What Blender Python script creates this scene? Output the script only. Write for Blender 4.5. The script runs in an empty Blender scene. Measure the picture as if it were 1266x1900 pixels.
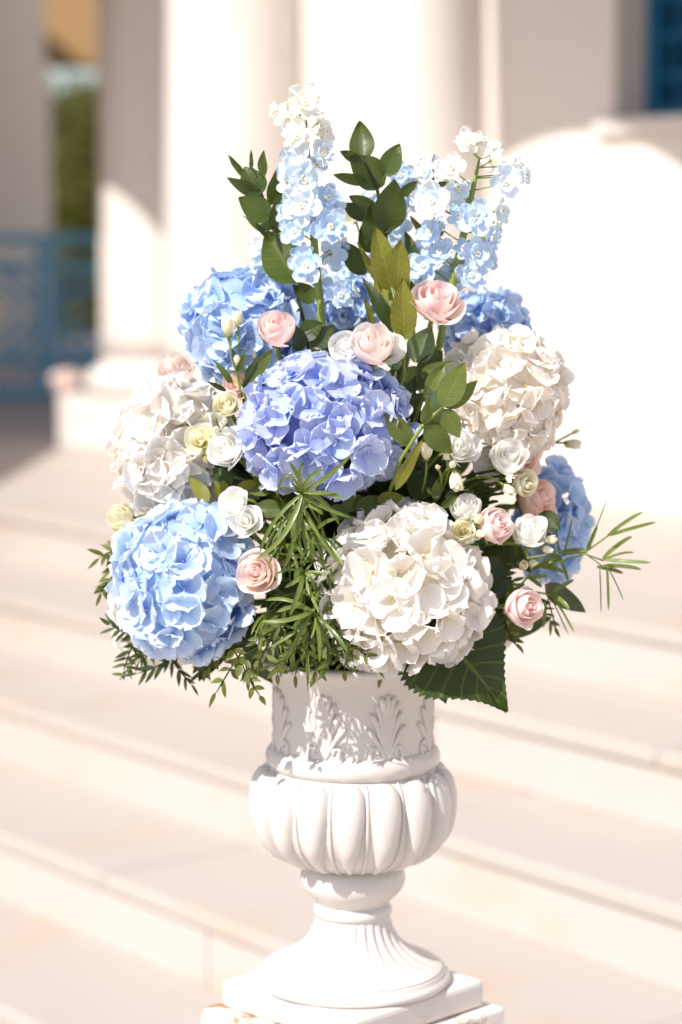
import bpy, math, random
import numpy as np
from mathutils import Vector, Matrix, Quaternion

random.seed(7)
R = random.random
def U(a, b): return a + (b - a) * random.random()
sc = bpy.context.scene
col = sc.collection

# ------------------------------------------------------------------ camera
FPX, CXP, CYP, HOR = 4486.0, 633.0, 950.0, 430.0
ZC = 1.57
PITCH = math.atan((CYP - HOR) / FPX)
cam_d = bpy.data.cameras.new('camera')
cam = bpy.data.objects.new('camera', cam_d)
col.objects.link(cam)
cam.location = (0, 0, ZC)
cam.rotation_euler = (math.pi / 2 - PITCH, 0, 0)
cam_d.sensor_fit = 'VERTICAL'
cam_d.sensor_height = 36.0
cam_d.sensor_width = 24.0
cam_d.lens = 36.0 * FPX / 1900.0
cam_d.clip_start = 0.05
cam_d.clip_end = 2000
cam_d.dof.use_dof = True
cam_d.dof.focus_distance = 2.545
cam_d.dof.aperture_fstop = 2.7
sc.camera = cam

# ------------------------------------------------------------------ light
SUN_AZ, SUN_EL = math.radians(42), math.radians(45)
TR = Vector((math.sin(SUN_AZ) * math.cos(SUN_EL), math.cos(SUN_AZ) * math.cos(SUN_EL), -math.sin(SUN_EL)))
sun_d = bpy.data.lights.new('sun', 'SUN')
sun_d.energy = 4.6
sun_d.angle = math.radians(0.53)
sun_d.color = (1.0, 0.96, 0.905)
sun = bpy.data.objects.new('sun', sun_d)
col.objects.link(sun)
sun.rotation_euler = TR.to_track_quat('-Z', 'Y').to_euler()
sun.location = (-6, -6, 9)
world = bpy.data.worlds.new('World')
sc.world = world
world.use_nodes = True
wn = world.node_tree
for n in list(wn.nodes): wn.nodes.remove(n)
wo = wn.nodes.new('ShaderNodeOutputWorld')
bg = wn.nodes.new('ShaderNodeBackground')
sky = wn.nodes.new('ShaderNodeTexSky')
sky.sky_type = 'NISHITA'
sky.sun_disc = False
sky.sun_elevation = SUN_EL
sky.sun_rotation = math.pi + SUN_AZ
sky.air_density = 1.0
sky.dust_density = 1.5
sky.ozone_density = 1.0
bg.inputs[1].default_value = 0.125
wn.links.new(sky.outputs[0], bg.inputs[0])
wn.links.new(bg.outputs[0], wo.inputs[0])
sc.view_settings.view_transform = 'Standard'
sc.view_settings.look = 'None'
sc.view_settings.gamma = 1.0
sc.view_settings.use_curve_mapping = False
sc.view_settings.exposure = 0.33
sc.render.engine = 'CYCLES'
sc.cycles.use_denoising = True
sc.cycles.max_bounces = 12
sc.cycles.diffuse_bounces = 8
sc.cycles.transmission_bounces = 8
sc.cycles.caustics_reflective = False
sc.cycles.caustics_refractive = False

# ------------------------------------------------------------------ pixel to place
def ray(px, py):
    x = (px - CXP) / FPX
    y = (CYP - py) / FPX
    F = Vector((0, math.cos(PITCH), -math.sin(PITCH)))
    Up = Vector((0, math.sin(PITCH), math.cos(PITCH)))
    return F + Vector((x, 0, 0)) + Up * y
def W(px, py, Y):
    d = ray(px, py)
    return Vector((0, 0, ZC)) + d * (Y / d.y)
def PXM(n, Y): return n * Y / FPX

# ------------------------------------------------------------------ mesh helpers
def mk(name, V, F, mat, smooth=True, pc=None):
    me = bpy.data.meshes.new(name)
    me.from_pydata([tuple(v) for v in V], [], F)
    if mat is not None: me.materials.append(mat)
    if smooth: me.polygons.foreach_set('use_smooth', [True] * len(me.polygons))
    if pc is not None:
        a = me.attributes.new('pc', 'FLOAT_COLOR', 'POINT')
        a.data.foreach_set('color', np.asarray(pc, dtype=np.float32).ravel())
    me.update()
    return me
def ob(name, me, parent=None, M=None):
    o = bpy.data.objects.new(name, me)
    col.objects.link(o)
    if parent is not None: o.parent = parent
    if M is not None: o.matrix_basis = M
    return o
def tag(o, label=None, cat=None, group=None, kind=None):
    if label: o['label'] = label
    if cat: o['category'] = cat
    if group: o['group'] = group
    if kind: o['kind'] = kind
    return o
def empty(name, loc, label, cat, group=None):
    o = bpy.data.objects.new(name, None)
    o.empty_display_size = 0.02
    col.objects.link(o)
    o.location = loc
    return tag(o, label, cat, group)
class Thing:
    """An Empty at the base; children are given in world coordinates."""
    def __init__(s, name, loc, label, cat, group=None):
        s.o = empty(name, loc, label, cat, group)
        s.inv = Matrix.Translation(-Vector(loc))
    def part(s, name, me, M=None):
        return ob(name, me, s.o, s.inv @ (M if M is not None else Matrix.Identity(4)))

class MB:
    def __init__(s): s.V, s.F, s.C = [], [], []
    def add(s, V, F, C=None):
        o = len(s.V)
        s.V += [tuple(v) for v in V]
        s.F += [tuple(i + o for i in f) for f in F]
        s.C += list(C) if C is not None else [(0.5, 0.5, 0, 1)] * len(V)
    def box(s, a, b, M=None):
        V = [Vector((x, y, z)) for x in (a[0], b[0]) for y in (a[1], b[1]) for z in (a[2], b[2])]
        if M is not None: V = [M @ v for v in V]
        s.add(V, [(0, 1, 3, 2), (4, 6, 7, 5), (0, 4, 5, 1), (2, 3, 7, 6), (0, 2, 6, 4), (1, 5, 7, 3)])
    def tube(s, pts, r, n=6, cap=True):
        pts = [Vector(p) for p in pts]
        rs = r if isinstance(r, (list, tuple)) else [r] * len(pts)
        V, F = [], []
        up = None
        for i, p in enumerate(pts):
            t = (pts[min(i + 1, len(pts) - 1)] - pts[max(i - 1, 0)]).normalized()
            if up is None:
                up = t.orthogonal().normalized()
            up = (up - t * up.dot(t))
            up = up.normalized() if up.length > 1e-6 else t.orthogonal().normalized()
            b = t.cross(up)
            for k in range(n):
                a = 2 * math.pi * k / n
                V.append(p + (up * math.cos(a) + b * math.sin(a)) * rs[i])
        for i in range(len(pts) - 1):
            for k in range(n):
                F.append((i * n + k, i * n + (k + 1) % n, (i + 1) * n + (k + 1) % n, (i + 1) * n + k))
        if cap:
            F.append(tuple(range(n))[::-1])
            F.append(tuple((len(pts) - 1) * n + k for k in range(n)))
        s.add(V, F)
    def lathe(s, prof, n=48, mod=None):
        V, F = [], []
        m = len(prof)
        for j, (r, z) in enumerate(prof):
            for k in range(n):
                a = 2 * math.pi * k / n
                rr = mod(r, z, a, j) if mod else r
                V.append((rr * math.cos(a), rr * math.sin(a), z))
        for j in range(m - 1):
            for k in range(n):
                F.append((j * n + k, j * n + (k + 1) % n, (j + 1) * n + (k + 1) % n, (j + 1) * n + k))
        F.append(tuple(range(n))[::-1])
        F.append(tuple((m - 1) * n + k for k in range(n)))
        s.add(V, F)
    def ball(s, c, r, nu=8, nv=6):
        r = r if isinstance(r, (tuple, list)) else (r, r, r)
        V = [(c[0], c[1], c[2] - r[2])]
        F = []
        for j in range(1, nv):
            ph = math.pi * j / nv - math.pi / 2
            for k in range(nu):
                a = 2 * math.pi * k / nu
                V.append((c[0] + r[0] * math.cos(ph) * math.cos(a), c[1] + r[1] * math.cos(ph) * math.sin(a), c[2] + r[2] * math.sin(ph)))
        V.append((c[0], c[1], c[2] + r[2]))
        L = len(V) - 1
        for k in range(nu):
            F.append((0, 1 + (k + 1) % nu, 1 + k))
            F.append((L, 1 + (nv - 2) * nu + k, 1 + (nv - 2) * nu + (k + 1) % nu))
        for j in range(nv - 2):
            for k in range(nu):
                a, b = 1 + j * nu + k, 1 + j * nu + (k + 1) % nu
                F.append((a, b, b + nu, a + nu))
        s.add(V, F)
    def mesh(s, name, mat, smooth=True): return mk(name, s.V, s.F, mat, smooth, s.C)
def bevel(o, w, seg=2):
    m = o.modifiers.new('bevel', 'BEVEL')
    m.width = w; m.segments = seg; m.limit_method = 'ANGLE'; m.angle_limit = math.radians(40)
    return o

# ------------------------------------------------------------------ materials
def srgb(r, g, b):
    f = lambda c: (c / 255 / 12.92) if c <= 10 else ((c / 255 + 0.055) / 1.055) ** 2.4
    return (f(r), f(g), f(b), 1)
class NT:
    def __init__(s, name):
        s.m = bpy.data.materials.new(name)
        s.m.use_nodes = True
        s.t = s.m.node_tree
        for n in list(s.t.nodes): s.t.nodes.remove(n)
        s.out = s.n('ShaderNodeOutputMaterial')
    def n(s, typ, **kw):
        n = s.t.nodes.new(typ)
        for k, v in kw.items(): setattr(n, k, v)
        return n
    def l(s, a, b): s.t.links.new(a, b)
    def math(s, op, a, b=None, c=None, clamp=False):
        n = s.n('ShaderNodeMath', operation=op, use_clamp=clamp)
        for i, v in enumerate((a, b, c)):
            if v is None: continue
            if isinstance(v, (int, float)): n.inputs[i].default_value = v
            else: s.l(v, n.inputs[i])
        return n.outputs[0]
    def mix(s, fac, a, b, blend='MIX'):
        n = s.n('ShaderNodeMix', data_type='RGBA', blend_type=blend)
        for i, v in ((0, fac), (6, a), (7, b)):
            if isinstance(v, (int, float)): n.inputs[i].default_value = v
            elif isinstance(v, tuple): n.inputs[i].default_value = v
            else: s.l(v, n.inputs[i])
        return n.outputs[2]
    def ramp(s, fac, stops):
        n = s.n('ShaderNodeValToRGB')
        while len(n.color_ramp.elements) < len(stops): n.color_ramp.elements.new(0.5)
        for e, (p, c) in zip(n.color_ramp.elements, stops): e.position = p; e.color = c
        s.l(fac, n.inputs[0])
        return n.outputs[0]
    def noise(s, scale, detail=4, rough=0.55, dim='OBJ', vec=None):
        n = s.n('ShaderNodeTexNoise')
        n.inputs['Scale'].default_value = scale
        n.inputs['Detail'].default_value = detail
        n.inputs['Roughness'].default_value = rough
        if vec is None:
            tc = s.n('ShaderNodeTexCoord')
            vec = tc.outputs['Object']
        s.l(vec, n.inputs['Vector'])
        return n.outputs[0]
    def geo(s): return s.n('ShaderNodeNewGeometry').outputs['Position']
    def bump(s, h, strength, dist=0.01):
        b = s.n('ShaderNodeBump')
        b.inputs['Strength'].default_value = strength
        b.inputs['Distance'].default_value = dist
        s.l(h, b.inputs['Height'])
        return b.outputs[0]
    def pr(s, color, rough=0.5, normal=None, spec=0.5):
        p = s.n('ShaderNodeBsdfPrincipled')
        if isinstance(color, tuple): p.inputs['Base Color'].default_value = color
        else: s.l(color, p.inputs['Base Color'])
        if isinstance(rough, (int, float)): p.inputs['Roughness'].default_value = rough
        else: s.l(rough, p.inputs['Roughness'])
        p.inputs['Specular IOR Level'].default_value = spec
        if normal is not None: s.l(normal, p.inputs['Normal'])
        return p.outputs[0]
    def trans(s, color, normal=None):
        p = s.n('ShaderNodeBsdfTranslucent')
        if isinstance(color, tuple): p.inputs[0].default_value = color
        else: s.l(color, p.inputs[0])
        return p.outputs[0]
    def mixs(s, fac, a, b):
        n = s.n('ShaderNodeMixShader')
        n.inputs[0].default_value = fac
        s.l(a, n.inputs[1]); s.l(b, n.inputs[2])
        return n.outputs[0]
    def done(s, sh):
        s.l(sh, s.out.inputs[0])
        return s.m

def mat_plain(name, c, rough=0.6, spec=0.4, nscale=30, nvar=0.08, bump=0.1):
    t = NT(name)
    nz = t.noise(nscale, 5)
    cc = t.mix(nz, tuple(x * (1 - nvar) for x in c[:3]) + (1,), tuple(min(1, x * (1 + nvar)) for x in c[:3]) + (1,))
    return t.done(t.pr(cc, rough, t.bump(nz, bump), spec))

def mat_petal(name, stops, transl=0.38, rough=0.6, vein=0.25, hue=0.012, val=0.10, nfan=26.0, patch=None):
    """colour runs base -> tip along the petal (its own pigment)"""
    t = NT(name)
    at = t.n('ShaderNodeAttribute', attribute_name='pc')
    sp = t.n('ShaderNodeSeparateColor')
    t.l(at.outputs['Color'], sp.inputs[0])
    tt, xx = sp.outputs[0], sp.outputs[1]
    c = t.ramp(tt, stops)
    oi = t.n('ShaderNodeObjectInfo')
    hs = t.n('ShaderNodeHueSaturation')
    t.l(c, hs.inputs['Color'])
    t.l(t.math('MULTIPLY_ADD', oi.outputs['Random'], 2 * hue, 0.5 - hue), hs.inputs['Hue'])
    rnd2 = t.math('FRACT', t.math('MULTIPLY', oi.outputs['Random'], 17.3))
    t.l(t.math('MULTIPLY_ADD', rnd2, 2 * val, 1.0 - val), hs.inputs['Value'])
    rnd3 = t.math('FRACT', t.math('MULTIPLY', oi.outputs['Random'], 53.7))
    t.l(t.math('MULTIPLY_ADD', rnd3, 0.36, 0.82), hs.inputs['Saturation'])
    cc = hs.outputs[0]
    if patch is not None:
        nz0 = t.noise(90, 3)
        pf = t.math('MULTIPLY', t.math('SUBTRACT', nz0, 0.5, clamp=True), 2.2, clamp=True)
        cc = t.mix(pf, cc, patch)
    nz = t.noise(160, 3)
    fan = t.math('SINE', t.math('MULTIPLY_ADD', xx, nfan, t.math('MULTIPLY', nz, 5.0)))
    h = t.math('MULTIPLY_ADD', fan, 0.5, t.math('MULTIPLY', nz, 0.9))
    vm = t.math('MULTIPLY', t.math('POWER', t.math('MULTIPLY_ADD', fan, 0.5, 0.5), 6.0), vein)
    cc = t.mix(vm, cc, t.mix(0.55, cc, stops[0][1]))
    nrm = t.bump(h, 0.2, 0.0008)
    sh = t.mixs(transl, t.pr(cc, rough, nrm, 0.25), t.trans(cc))
    return t.done(sh)

def mat_leaf(name, c1, c2, cv, rough=0.36, transl=0.22, nv=9.0, vstr=0.5, spec=0.5, edge=None):
    t = NT(name)
    at = t.n('ShaderNodeAttribute', attribute_name='pc')
    sp = t.n('ShaderNodeSeparateColor')
    t.l(at.outputs['Color'], sp.inputs[0])
    tt, xx = sp.outputs[0], sp.outputs[1]
    ax = t.math('ABSOLUTE', t.math('MULTIPLY_ADD', xx, 2.0, -1.0))
    oi = t.n('ShaderNodeObjectInfo')
    nz = t.noise(45, 5)
    f = t.math('ADD', t.math('MULTIPLY', oi.outputs['Random'], 0.55), t.math('MULTIPLY', nz, 0.45), clamp=True)
    c = t.mix(f, c1, c2)
    mid = t.math('SUBTRACT', 1.0, t.math('MULTIPLY', ax, 14.0), clamp=True)
    sv = t.math('SINE', t.math('MULTIPLY', t.math('SUBTRACT', tt, t.math('MULTIPLY', t.math('POWER', ax, 0.85), 0.16)), nv * 6.283))
    sv = t.math('POWER', t.math('MULTIPLY_ADD', sv, 0.5, 0.5), 24.0)
    v = t.math('MAXIMUM', mid, t.math('MULTIPLY', sv, 0.55))
    c = t.mix(t.math('MULTIPLY', v, vstr), c, cv)
    if edge is not None:
        e = t.math('MULTIPLY', t.math('SUBTRACT', ax, 0.88, clamp=True), 7.0, clamp=True)
        c = t.mix(e, c, edge)
    spot = t.math('GREATER_THAN', t.noise(260, 2), 0.74)
    c = t.mix(t.math('MULTIPLY', spot, 0.35), c, srgb(120, 105, 60))
    h = t.math('SUBTRACT', t.math('MULTIPLY', nz, 0.5), t.math('MULTIPLY', v, 0.6))
    rg = t.math('MULTIPLY_ADD', t.noise(25, 3), 0.25, rough - 0.1)
    tc = t.mix(0.5, c, srgb(150, 170, 40))
    return t.done(t.mixs(transl, t.pr(c, rg, t.bump(h, 0.35, 0.0012), spec), t.trans(tc)))

def mat_wall(name, c, c2, stain=None, rough=0.7, scale=2.2, bump=0.15):
    t = NT(name)
    g = t.geo()
    n1 = t.noise(scale, 6, 0.6, vec=g)
    n2 = t.noise(scale * 16, 5, 0.6, vec=g)
    cc = t.mix(n1, c, c2)
    if stain is not None:
        mp = t.n('ShaderNodeMapping'); mp.inputs['Scale'].default_value = (1.0, 1.0, 2.2)
        t.l(g, mp.inputs[0])
        n3 = t.noise(scale * 1.3, 4, 0.55, vec=mp.outputs[0])
        cc = t.mix(t.math('MULTIPLY', t.math('SUBTRACT', n3, 0.55, clamp=True), 3.5, clamp=True), cc, stain)
    return t.done(t.pr(cc, rough, t.bump(n2, bump, 0.006), 0.35))

M = {}
M['wall'] = mat_wall('white_wall_paint', srgb(226, 218, 211), srgb(218, 210, 202), None, 0.8)
M['column'] = mat_wall('white_column_paint', srgb(221, 215, 210), srgb(212, 205, 199), None, 0.7)
M['marble'] = mat_wall('warm_marble', srgb(186, 177, 170), srgb(175, 166, 159), srgb(190, 162, 136), 0.6, 2.0)
M['tile'] = mat_wall('marble_paving', srgb(192, 181, 173), srgb(180, 169, 161), srgb(190, 166, 144), 0.55, 1.4)
M['riser'] = mat_wall('pale_marble', srgb(192, 184, 178), srgb(182, 174, 168), srgb(194, 166, 140), 0.6, 1.8)
M['joint'] = mat_wall('joint_mortar', srgb(186, 170, 156), srgb(174, 158, 144), None, 0.9, 6)
M['ochre'] = mat_wall('ochre_plaster', srgb(178, 144, 100), srgb(168, 134, 92), None, 0.85)
M['wing'] = mat_wall('wing_plaster', srgb(244, 220, 192), srgb(236, 210, 182), None, 0.85)
M['ceramic'] = None
def urn_mat():
    t = NT('glazed_white_ceramic')
    nz = t.noise(35, 4); n2 = t.noise(6, 3)
    c = t.mix(n2, srgb(213, 207, 202), srgb(206, 199, 193))
    return t.done(t.pr(c, t.math('MULTIPLY_ADD', nz, 0.18, 0.24), t.bump(nz, 0.12, 0.002), 0.5))
M['ceramic'] = urn_mat()
def wood_mat():
    t = NT('worn_white_wood')
    tc = t.n('ShaderNodeTexCoord')
    mp = t.n('ShaderNodeMapping'); mp.inputs['Scale'].default_value = (6, 60, 60)
    t.l(tc.outputs['Object'], mp.inputs[0])
    g = t.noise(1.6, 6, 0.65, vec=mp.outputs[0]); w = t.noise(26, 6, 0.6)
    wood = t.mix(g, srgb(150, 105, 70), srgb(196, 158, 122))
    f = t.math('MULTIPLY', t.math('SUBTRACT', w, 0.48, clamp=True), 9.0, clamp=True)
    c = t.mix(f, srgb(232, 224, 216), wood)
    return t.done(t.pr(c, 0.6, t.bump(g, 0.3, 0.003), 0.3))
M['wood'] = wood_mat()
M['blue_iron'] = mat_plain('blue_painted_iron', srgb(112, 186, 224), 0.4, 0.5, 20, 0.12)
M['teal_iron'] = mat_plain('teal_painted_iron', srgb(8, 92, 132), 0.45, 0.4, 20, 0.12)
M['dark_glass'] = mat_plain('dark_window_glass', srgb(16, 28, 36), 0.12, 0.6, 4, 0.2, 0.02)
M['bark'] = mat_plain('bark', srgb(92, 74, 54), 0.9, 0.2, 14, 0.3, 0.6)
M['treeleaf'] = mat_leaf('tree_leaf', srgb(52, 58, 18), srgb(104, 98, 30), srgb(120, 115, 50), 0.5, 0.25)
M['terracotta'] = mat_plain('pale_terracotta', srgb(200, 160, 138), 0.8, 0.2, 20, 0.1)

M['stem'] = mat_plain('green_stem', srgb(122, 138, 60), 0.5, 0.4, 60, 0.2)
M['darkstem'] = mat_plain('dark_stem', srgb(52, 62, 28), 0.6, 0.3, 60, 0.25)
M['foam'] = mat_plain('floral_foam', srgb(28, 36, 18), 0.95, 0.05, 60, 0.3, 0.4)
M['calyx'] = mat_leaf('calyx_green', srgb(110, 124, 58), srgb(140, 148, 80), srgb(165, 170, 110), 0.5, 0.2)
B1 = srgb(146, 166, 232); B2 = srgb(176, 194, 240); B3 = srgb(206, 218, 246)
M['hy_peri'] = mat_petal('periwinkle_petal', [(0, srgb(146, 160, 230)), (0.28, srgb(200, 211, 244)), (0.75, srgb(218, 227, 248)), (1, srgb(238, 242, 251))], 0.36, patch=srgb(217, 218, 247))
M['hy_sky'] = mat_petal('sky_blue_petal', [(0, srgb(150, 186, 234)), (0.28, srgb(204, 223, 246)), (0.75, srgb(224, 236, 250)), (1, srgb(244, 248, 252))], 0.36)
M['hy_deep'] = mat_petal('clear_blue_petal', [(0, srgb(138, 176, 230)), (0.28, srgb(192, 215, 244)), (0.75, srgb(208, 226, 248)), (1, srgb(232, 241, 251))], 0.36)
M['hy_white'] = mat_petal('white_petal', [(0, srgb(236, 226, 202)), (0.3, srgb(246, 242, 235)), (0.8, srgb(249, 246, 243)), (1, srgb(250, 248, 246))], 0.36, 0.6, 0.12, 0.005, 0.02)
M['hy_cream'] = mat_petal('ivory_petal', [(0, srgb(240, 224, 198)), (0.3, srgb(249, 243, 234)), (0.8, srgb(250, 246, 240)), (1, srgb(251, 248, 244))], 0.36, 0.6, 0.12, 0.005, 0.03)
M['eye_blue'] = mat_plain('floret_eye_blue', srgb(170, 186, 226), 0.6, 0.3, 80)
M['eye_white'] = mat_plain('floret_eye_cream', srgb(226, 212, 176), 0.6, 0.3, 80)
M['hcore'] = mat_plain('flower_stalk_green', srgb(120, 138, 92), 0.8, 0.2, 80)
M['dl_blue'] = mat_petal('delphinium_blue', [(0, srgb(236, 243, 249)), (0.3, srgb(204, 224, 247)), (0.8, srgb(213, 230, 248)), (1, srgb(229, 239, 250))], 0.32)
M['dl_pale'] = mat_petal('delphinium_pale', [(0, srgb(246, 246, 240)), (0.3, srgb(226, 237, 248)), (0.8, srgb(232, 241, 249)), (1, srgb(241, 246, 250))], 0.32)
M['dl_white'] = mat_petal('delphinium_white', [(0, srgb(240, 236, 208)), (0.3, srgb(247, 245, 236)), (0.85, srgb(249, 248, 243)), (1, srgb(236, 238, 218))], 0.32)
M['dl_eye'] = mat_plain('delphinium_eye', srgb(244, 240, 226), 0.6, 0.3, 80)
M['dl_eyeg'] = mat_plain('delphinium_throat', srgb(196, 176, 92), 0.6, 0.3, 80)
M['rose_pink'] = mat_petal('pink_rose_petal', [(0, srgb(249, 226, 213)), (0.5, srgb(251, 227, 221)), (0.85, srgb(252, 236, 231)), (1, srgb(252, 243, 239))], 0.44, 0.55, 0.06, 0.005, 0.02)
M['rose_core'] = mat_petal('pink_rose_heart', [(0, srgb(242, 172, 186)), (0.5, srgb(248, 204, 208)), (1, srgb(251, 228, 225))], 0.44, 0.55, 0.06, 0.005, 0.03)
M['rose_pale'] = mat_petal('blush_rose_petal', [(0, srgb(249, 234, 220)), (0.5, srgb(251, 234, 226)), (0.85, srgb(252, 240, 234)), (1, srgb(252, 244, 239))], 0.44, 0.55, 0.06, 0.005, 0.02)
M['rose_peach'] = mat_petal('peach_rose_petal', [(0, srgb(248, 226, 204)), (0.5, srgb(249, 220, 206)), (1, srgb(250, 230, 222))], 0.44, 0.55, 0.06, 0.005, 0.02)
M['rose_white'] = mat_petal('white_rose_petal', [(0, srgb(246, 243, 222)), (0.4, srgb(250, 248, 242)), (1, srgb(251, 250, 248))], 0.46, 0.5, 0.04, 0.004, 0.01)
M['rose_cream'] = mat_petal('cream_bud_petal', [(0, srgb(232, 229, 176)), (0.4, srgb(248, 243, 216)), (1, srgb(250, 247, 230))], 0.46, 0.5, 0.04, 0.005, 0.015)
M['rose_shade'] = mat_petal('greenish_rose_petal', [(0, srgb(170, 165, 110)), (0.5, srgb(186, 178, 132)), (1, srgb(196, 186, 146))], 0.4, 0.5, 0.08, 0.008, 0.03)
M['lf_ruscus'] = mat_leaf('ruscus_leaf', srgb(52, 68, 28), srgb(78, 94, 38), srgb(96, 112, 52), 0.36, 0.24, 6, 0.22, 0.45)
M['lf_dark'] = mat_leaf('dark_leaf', srgb(34, 48, 20), srgb(58, 74, 30), srgb(84, 102, 48), 0.38, 0.18, 6, 0.3, 0.45)
M['lf_olive'] = mat_leaf('laurel_leaf', srgb(112, 112, 36), srgb(136, 134, 50), srgb(166, 162, 84), 0.45, 0.28, 8, 0.5, 0.4, srgb(140, 118, 50))
M['lf_green'] = mat_leaf('sprig_leaf', srgb(68, 84, 34), srgb(104, 116, 52), srgb(134, 146, 80), 0.36, 0.26, 7, 0.35, 0.5)
M['lf_grey'] = mat_leaf('grey_green_leaf', srgb(92, 112, 78), srgb(112, 130, 92), srgb(140, 154, 112), 0.4, 0.2, 7, 0.35, 0.5)
M['lf_hyd'] = mat_leaf('hydrangea_leaf', srgb(28, 44, 16), srgb(46, 62, 23), srgb(116, 132, 52), 0.5, 0.12, 9.5, 0.6, 0.4)
M['grass'] = mat_leaf('strap_leaf', srgb(74, 96, 36), srgb(122, 136, 60), srgb(164, 172, 110), 0.36, 0.26, 1, 0.35, 0.5)
M['fine'] = mat_leaf('fine_leaf', srgb(56, 70, 24), srgb(112, 118, 44), srgb(128, 134, 62), 0.42, 0.22, 5, 0.3, 0.45)

# ------------------------------------------------------------------ the building, the steps and the ground
DV = Vector((-0.613, 0.790, 0)).normalized()      # along the steps
NV = Vector((0.790, 0.613, 0)).normalized()       # up the steps, to the wall
FR = Matrix((( DV.x, NV.x, 0, 0), (DV.y, NV.y, 0, 0), (0, 0, 1, 0), (0, 0, 0, 1)))   # local x along, y inwards
def sn(P): return (DV.x * P[0] + DV.y * P[1], NV.x * P[0] + NV.y * P[1])
TER = ZC - 0.82

def plane(name, x0, x1, y0, y1, z, mat, M_=None):
    V = [Vector(v) for v in ((x0, y0, z), (x1, y0, z), (x1, y1, z), (x0, y1, z))]
    if M_ is not None: V = [M_ @ v for v in V]
    return ob(name, mk(name, V, [(0, 1, 2, 3)], mat, False))
tag(plane('ground', -400, 400, -400, 400, 0.0, M['tile']), kind='structure')

C_A = 2.513
STEPS = [(C_A - 0.35, TER - 0.60), (C_A, TER - 0.45), (C_A + 0.35, TER - 0.30), (C_A + 0.70, TER - 0.15), (C_A + 1.05, TER)]
XA, XB = -6.0, 16.0
mb = MB()
for i, (c, z) in enumerate(STEPS):
    mb.box((XA, c + 0.012, 0.004 if i == 0 else STEPS[i - 1][1] - 0.05), (XB, 9.6 if i == 4 else c + 0.45, z - 0.03), FR)
steps = tag(ob('steps', mb.mesh('steps', M['joint'], False)), kind='structure')
slab_mesh = {}
def slab(parent, name, a, b, mat, key=None):
    m_ = MB(); m_.box(a, b)
    o = ob(name, m_.mesh(name, mat, False), parent, FR.copy())
    return bevel(o, 0.006, 2)
rs = random.Random(3)
for i, (c, z) in enumerate(STEPS):
    zlo = 0.006 if i == 0 else STEPS[i - 1][1]
    x = XA + rs.uniform(0, 0.8)
    # tread stones (with the nosing that overhangs the riser)
    while x < 9.5:
        ln = rs.uniform(1.1, 1.5)
        slab(steps, 'tread_stone', (x + 0.002, c - 0.009, z - 0.032), (x + ln - 0.002, c + 0.362, z + rs.uniform(-0.001, 0.001)), M['marble'])
        x += ln
    x = XA + rs.uniform(0, 0.8)
    while x < 9.5:
        ln = rs.uniform(1.1, 1.6)
        slab(steps, 'riser_stone', (x + 0.002, c + rs.uniform(-0.001, 0.001), zlo - 0.002), (x + ln - 0.002, c + 0.03, z - 0.0325), M['riser'])
        x += ln
# terrace paving
ts = 0.52
for j in range(4):
    y = C_A + 1.05 + 0.3625 + j * ts
    for i in range(22):
        x = 1.0 + i * ts + (j % 2) * ts / 2
        slab(steps, 'paving_stone', (x + 0.003, y + 0.003, TER - 0.034), (x + ts - 0.003, y + ts - 0.003, TER + rs.uniform(-0.001, 0.001)), M['tile'])
for j in range(4, 12):
    y = C_A + 1.05 + 0.3625 + j * ts
    slab(steps, 'paving_stone', (-5.9, y + 0.003, TER - 0.034), (15.9, y + ts - 0.003, TER), M['tile'])

# church wall with the window
WN = 5.12
O_W = Vector((0.766, 7.36, 0))
S0 = sn(O_W)[0]
def wall_s(s): return S0 + s
WIN_L = wall_s(-0.075); WIN_R = WIN_L - 0.95
SILL = ZC + 0.335
WTOP = ZC + 3.2
CORNER = wall_s(2.80)
mb = MB()
mb.box((WIN_L, WN, TER - 0.03), (CORNER, WN + 0.35, WTOP), FR)
mb.box((WIN_R, WN, TER - 0.03), (WIN_L, WN + 0.35, SILL - 0.05), FR)
mb.box((WIN_R, WN, SILL + 1.7), (WIN_L, WN + 0.35, WTOP), FR)
mb.box((-4.0, WN, TER - 0.03), (WIN_R, WN + 0.35, WTOP), FR)
mb.box((CORNER - 0.35, WN + 0.35, TER - 0.03), (CORNER, WN + 4.5, WTOP), FR)
ch = Thing('church_wall', FR @ Vector((wall_s(0), WN, TER)), 'white plastered church wall with a blue grilled window behind the columns', 'wall')
me = mb.mesh('wall_face', M['wall'], False)
ch.part('wall_face', me)
mb = MB(); mb.box((WIN_R - 0.06, WN - 0.035, SILL - 0.05), (WIN_L + 0.06, WN + 0.30, SILL), FR)
sl = ch.part('window_sill', mb.mesh('window_sill', M['column'], False)); bevel(sl, 0.01)
mb = MB(); mb.box((WIN_R, WN + 0.22, SILL), (WIN_L, WN + 0.24, SILL + 1.7), FR)
pane = ch.part('window_pane', mb.mesh('window_pane', M['dark_glass'], False))
gr = MB(); gy = WN + 0.15
def bar2(m_, x0, z0, x1, z1, w, d, y):
    a, b = Vector((x0, y, z0)), Vector((x1, y, z1))
    t = (b - a).normalized(); n_ = Vector((t.z, 0, -t.x)) * w / 2; q = Vector((0, d / 2, 0))
    V = [FR @ v for v in (a - n_ - q, a + n_ - q, a + n_ + q, a - n_ + q, b - n_ - q, b + n_ - q, b + n_ + q, b - n_ + q)]
    m_.add(V, [(3, 2, 1, 0), (4, 5, 6, 7), (0, 1, 5, 4), (1, 2, 6, 5), (2, 3, 7, 6), (3, 0, 4, 7)])
bar2(gr, WIN_L - 0.03, SILL, WIN_L - 0.03, SILL + 1.7, 0.06, 0.04, gy)
bar2(gr, WIN_R + 0.03, SILL, WIN_R + 0.03, SILL + 1.7, 0.06, 0.04, gy + 0.001)
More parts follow.
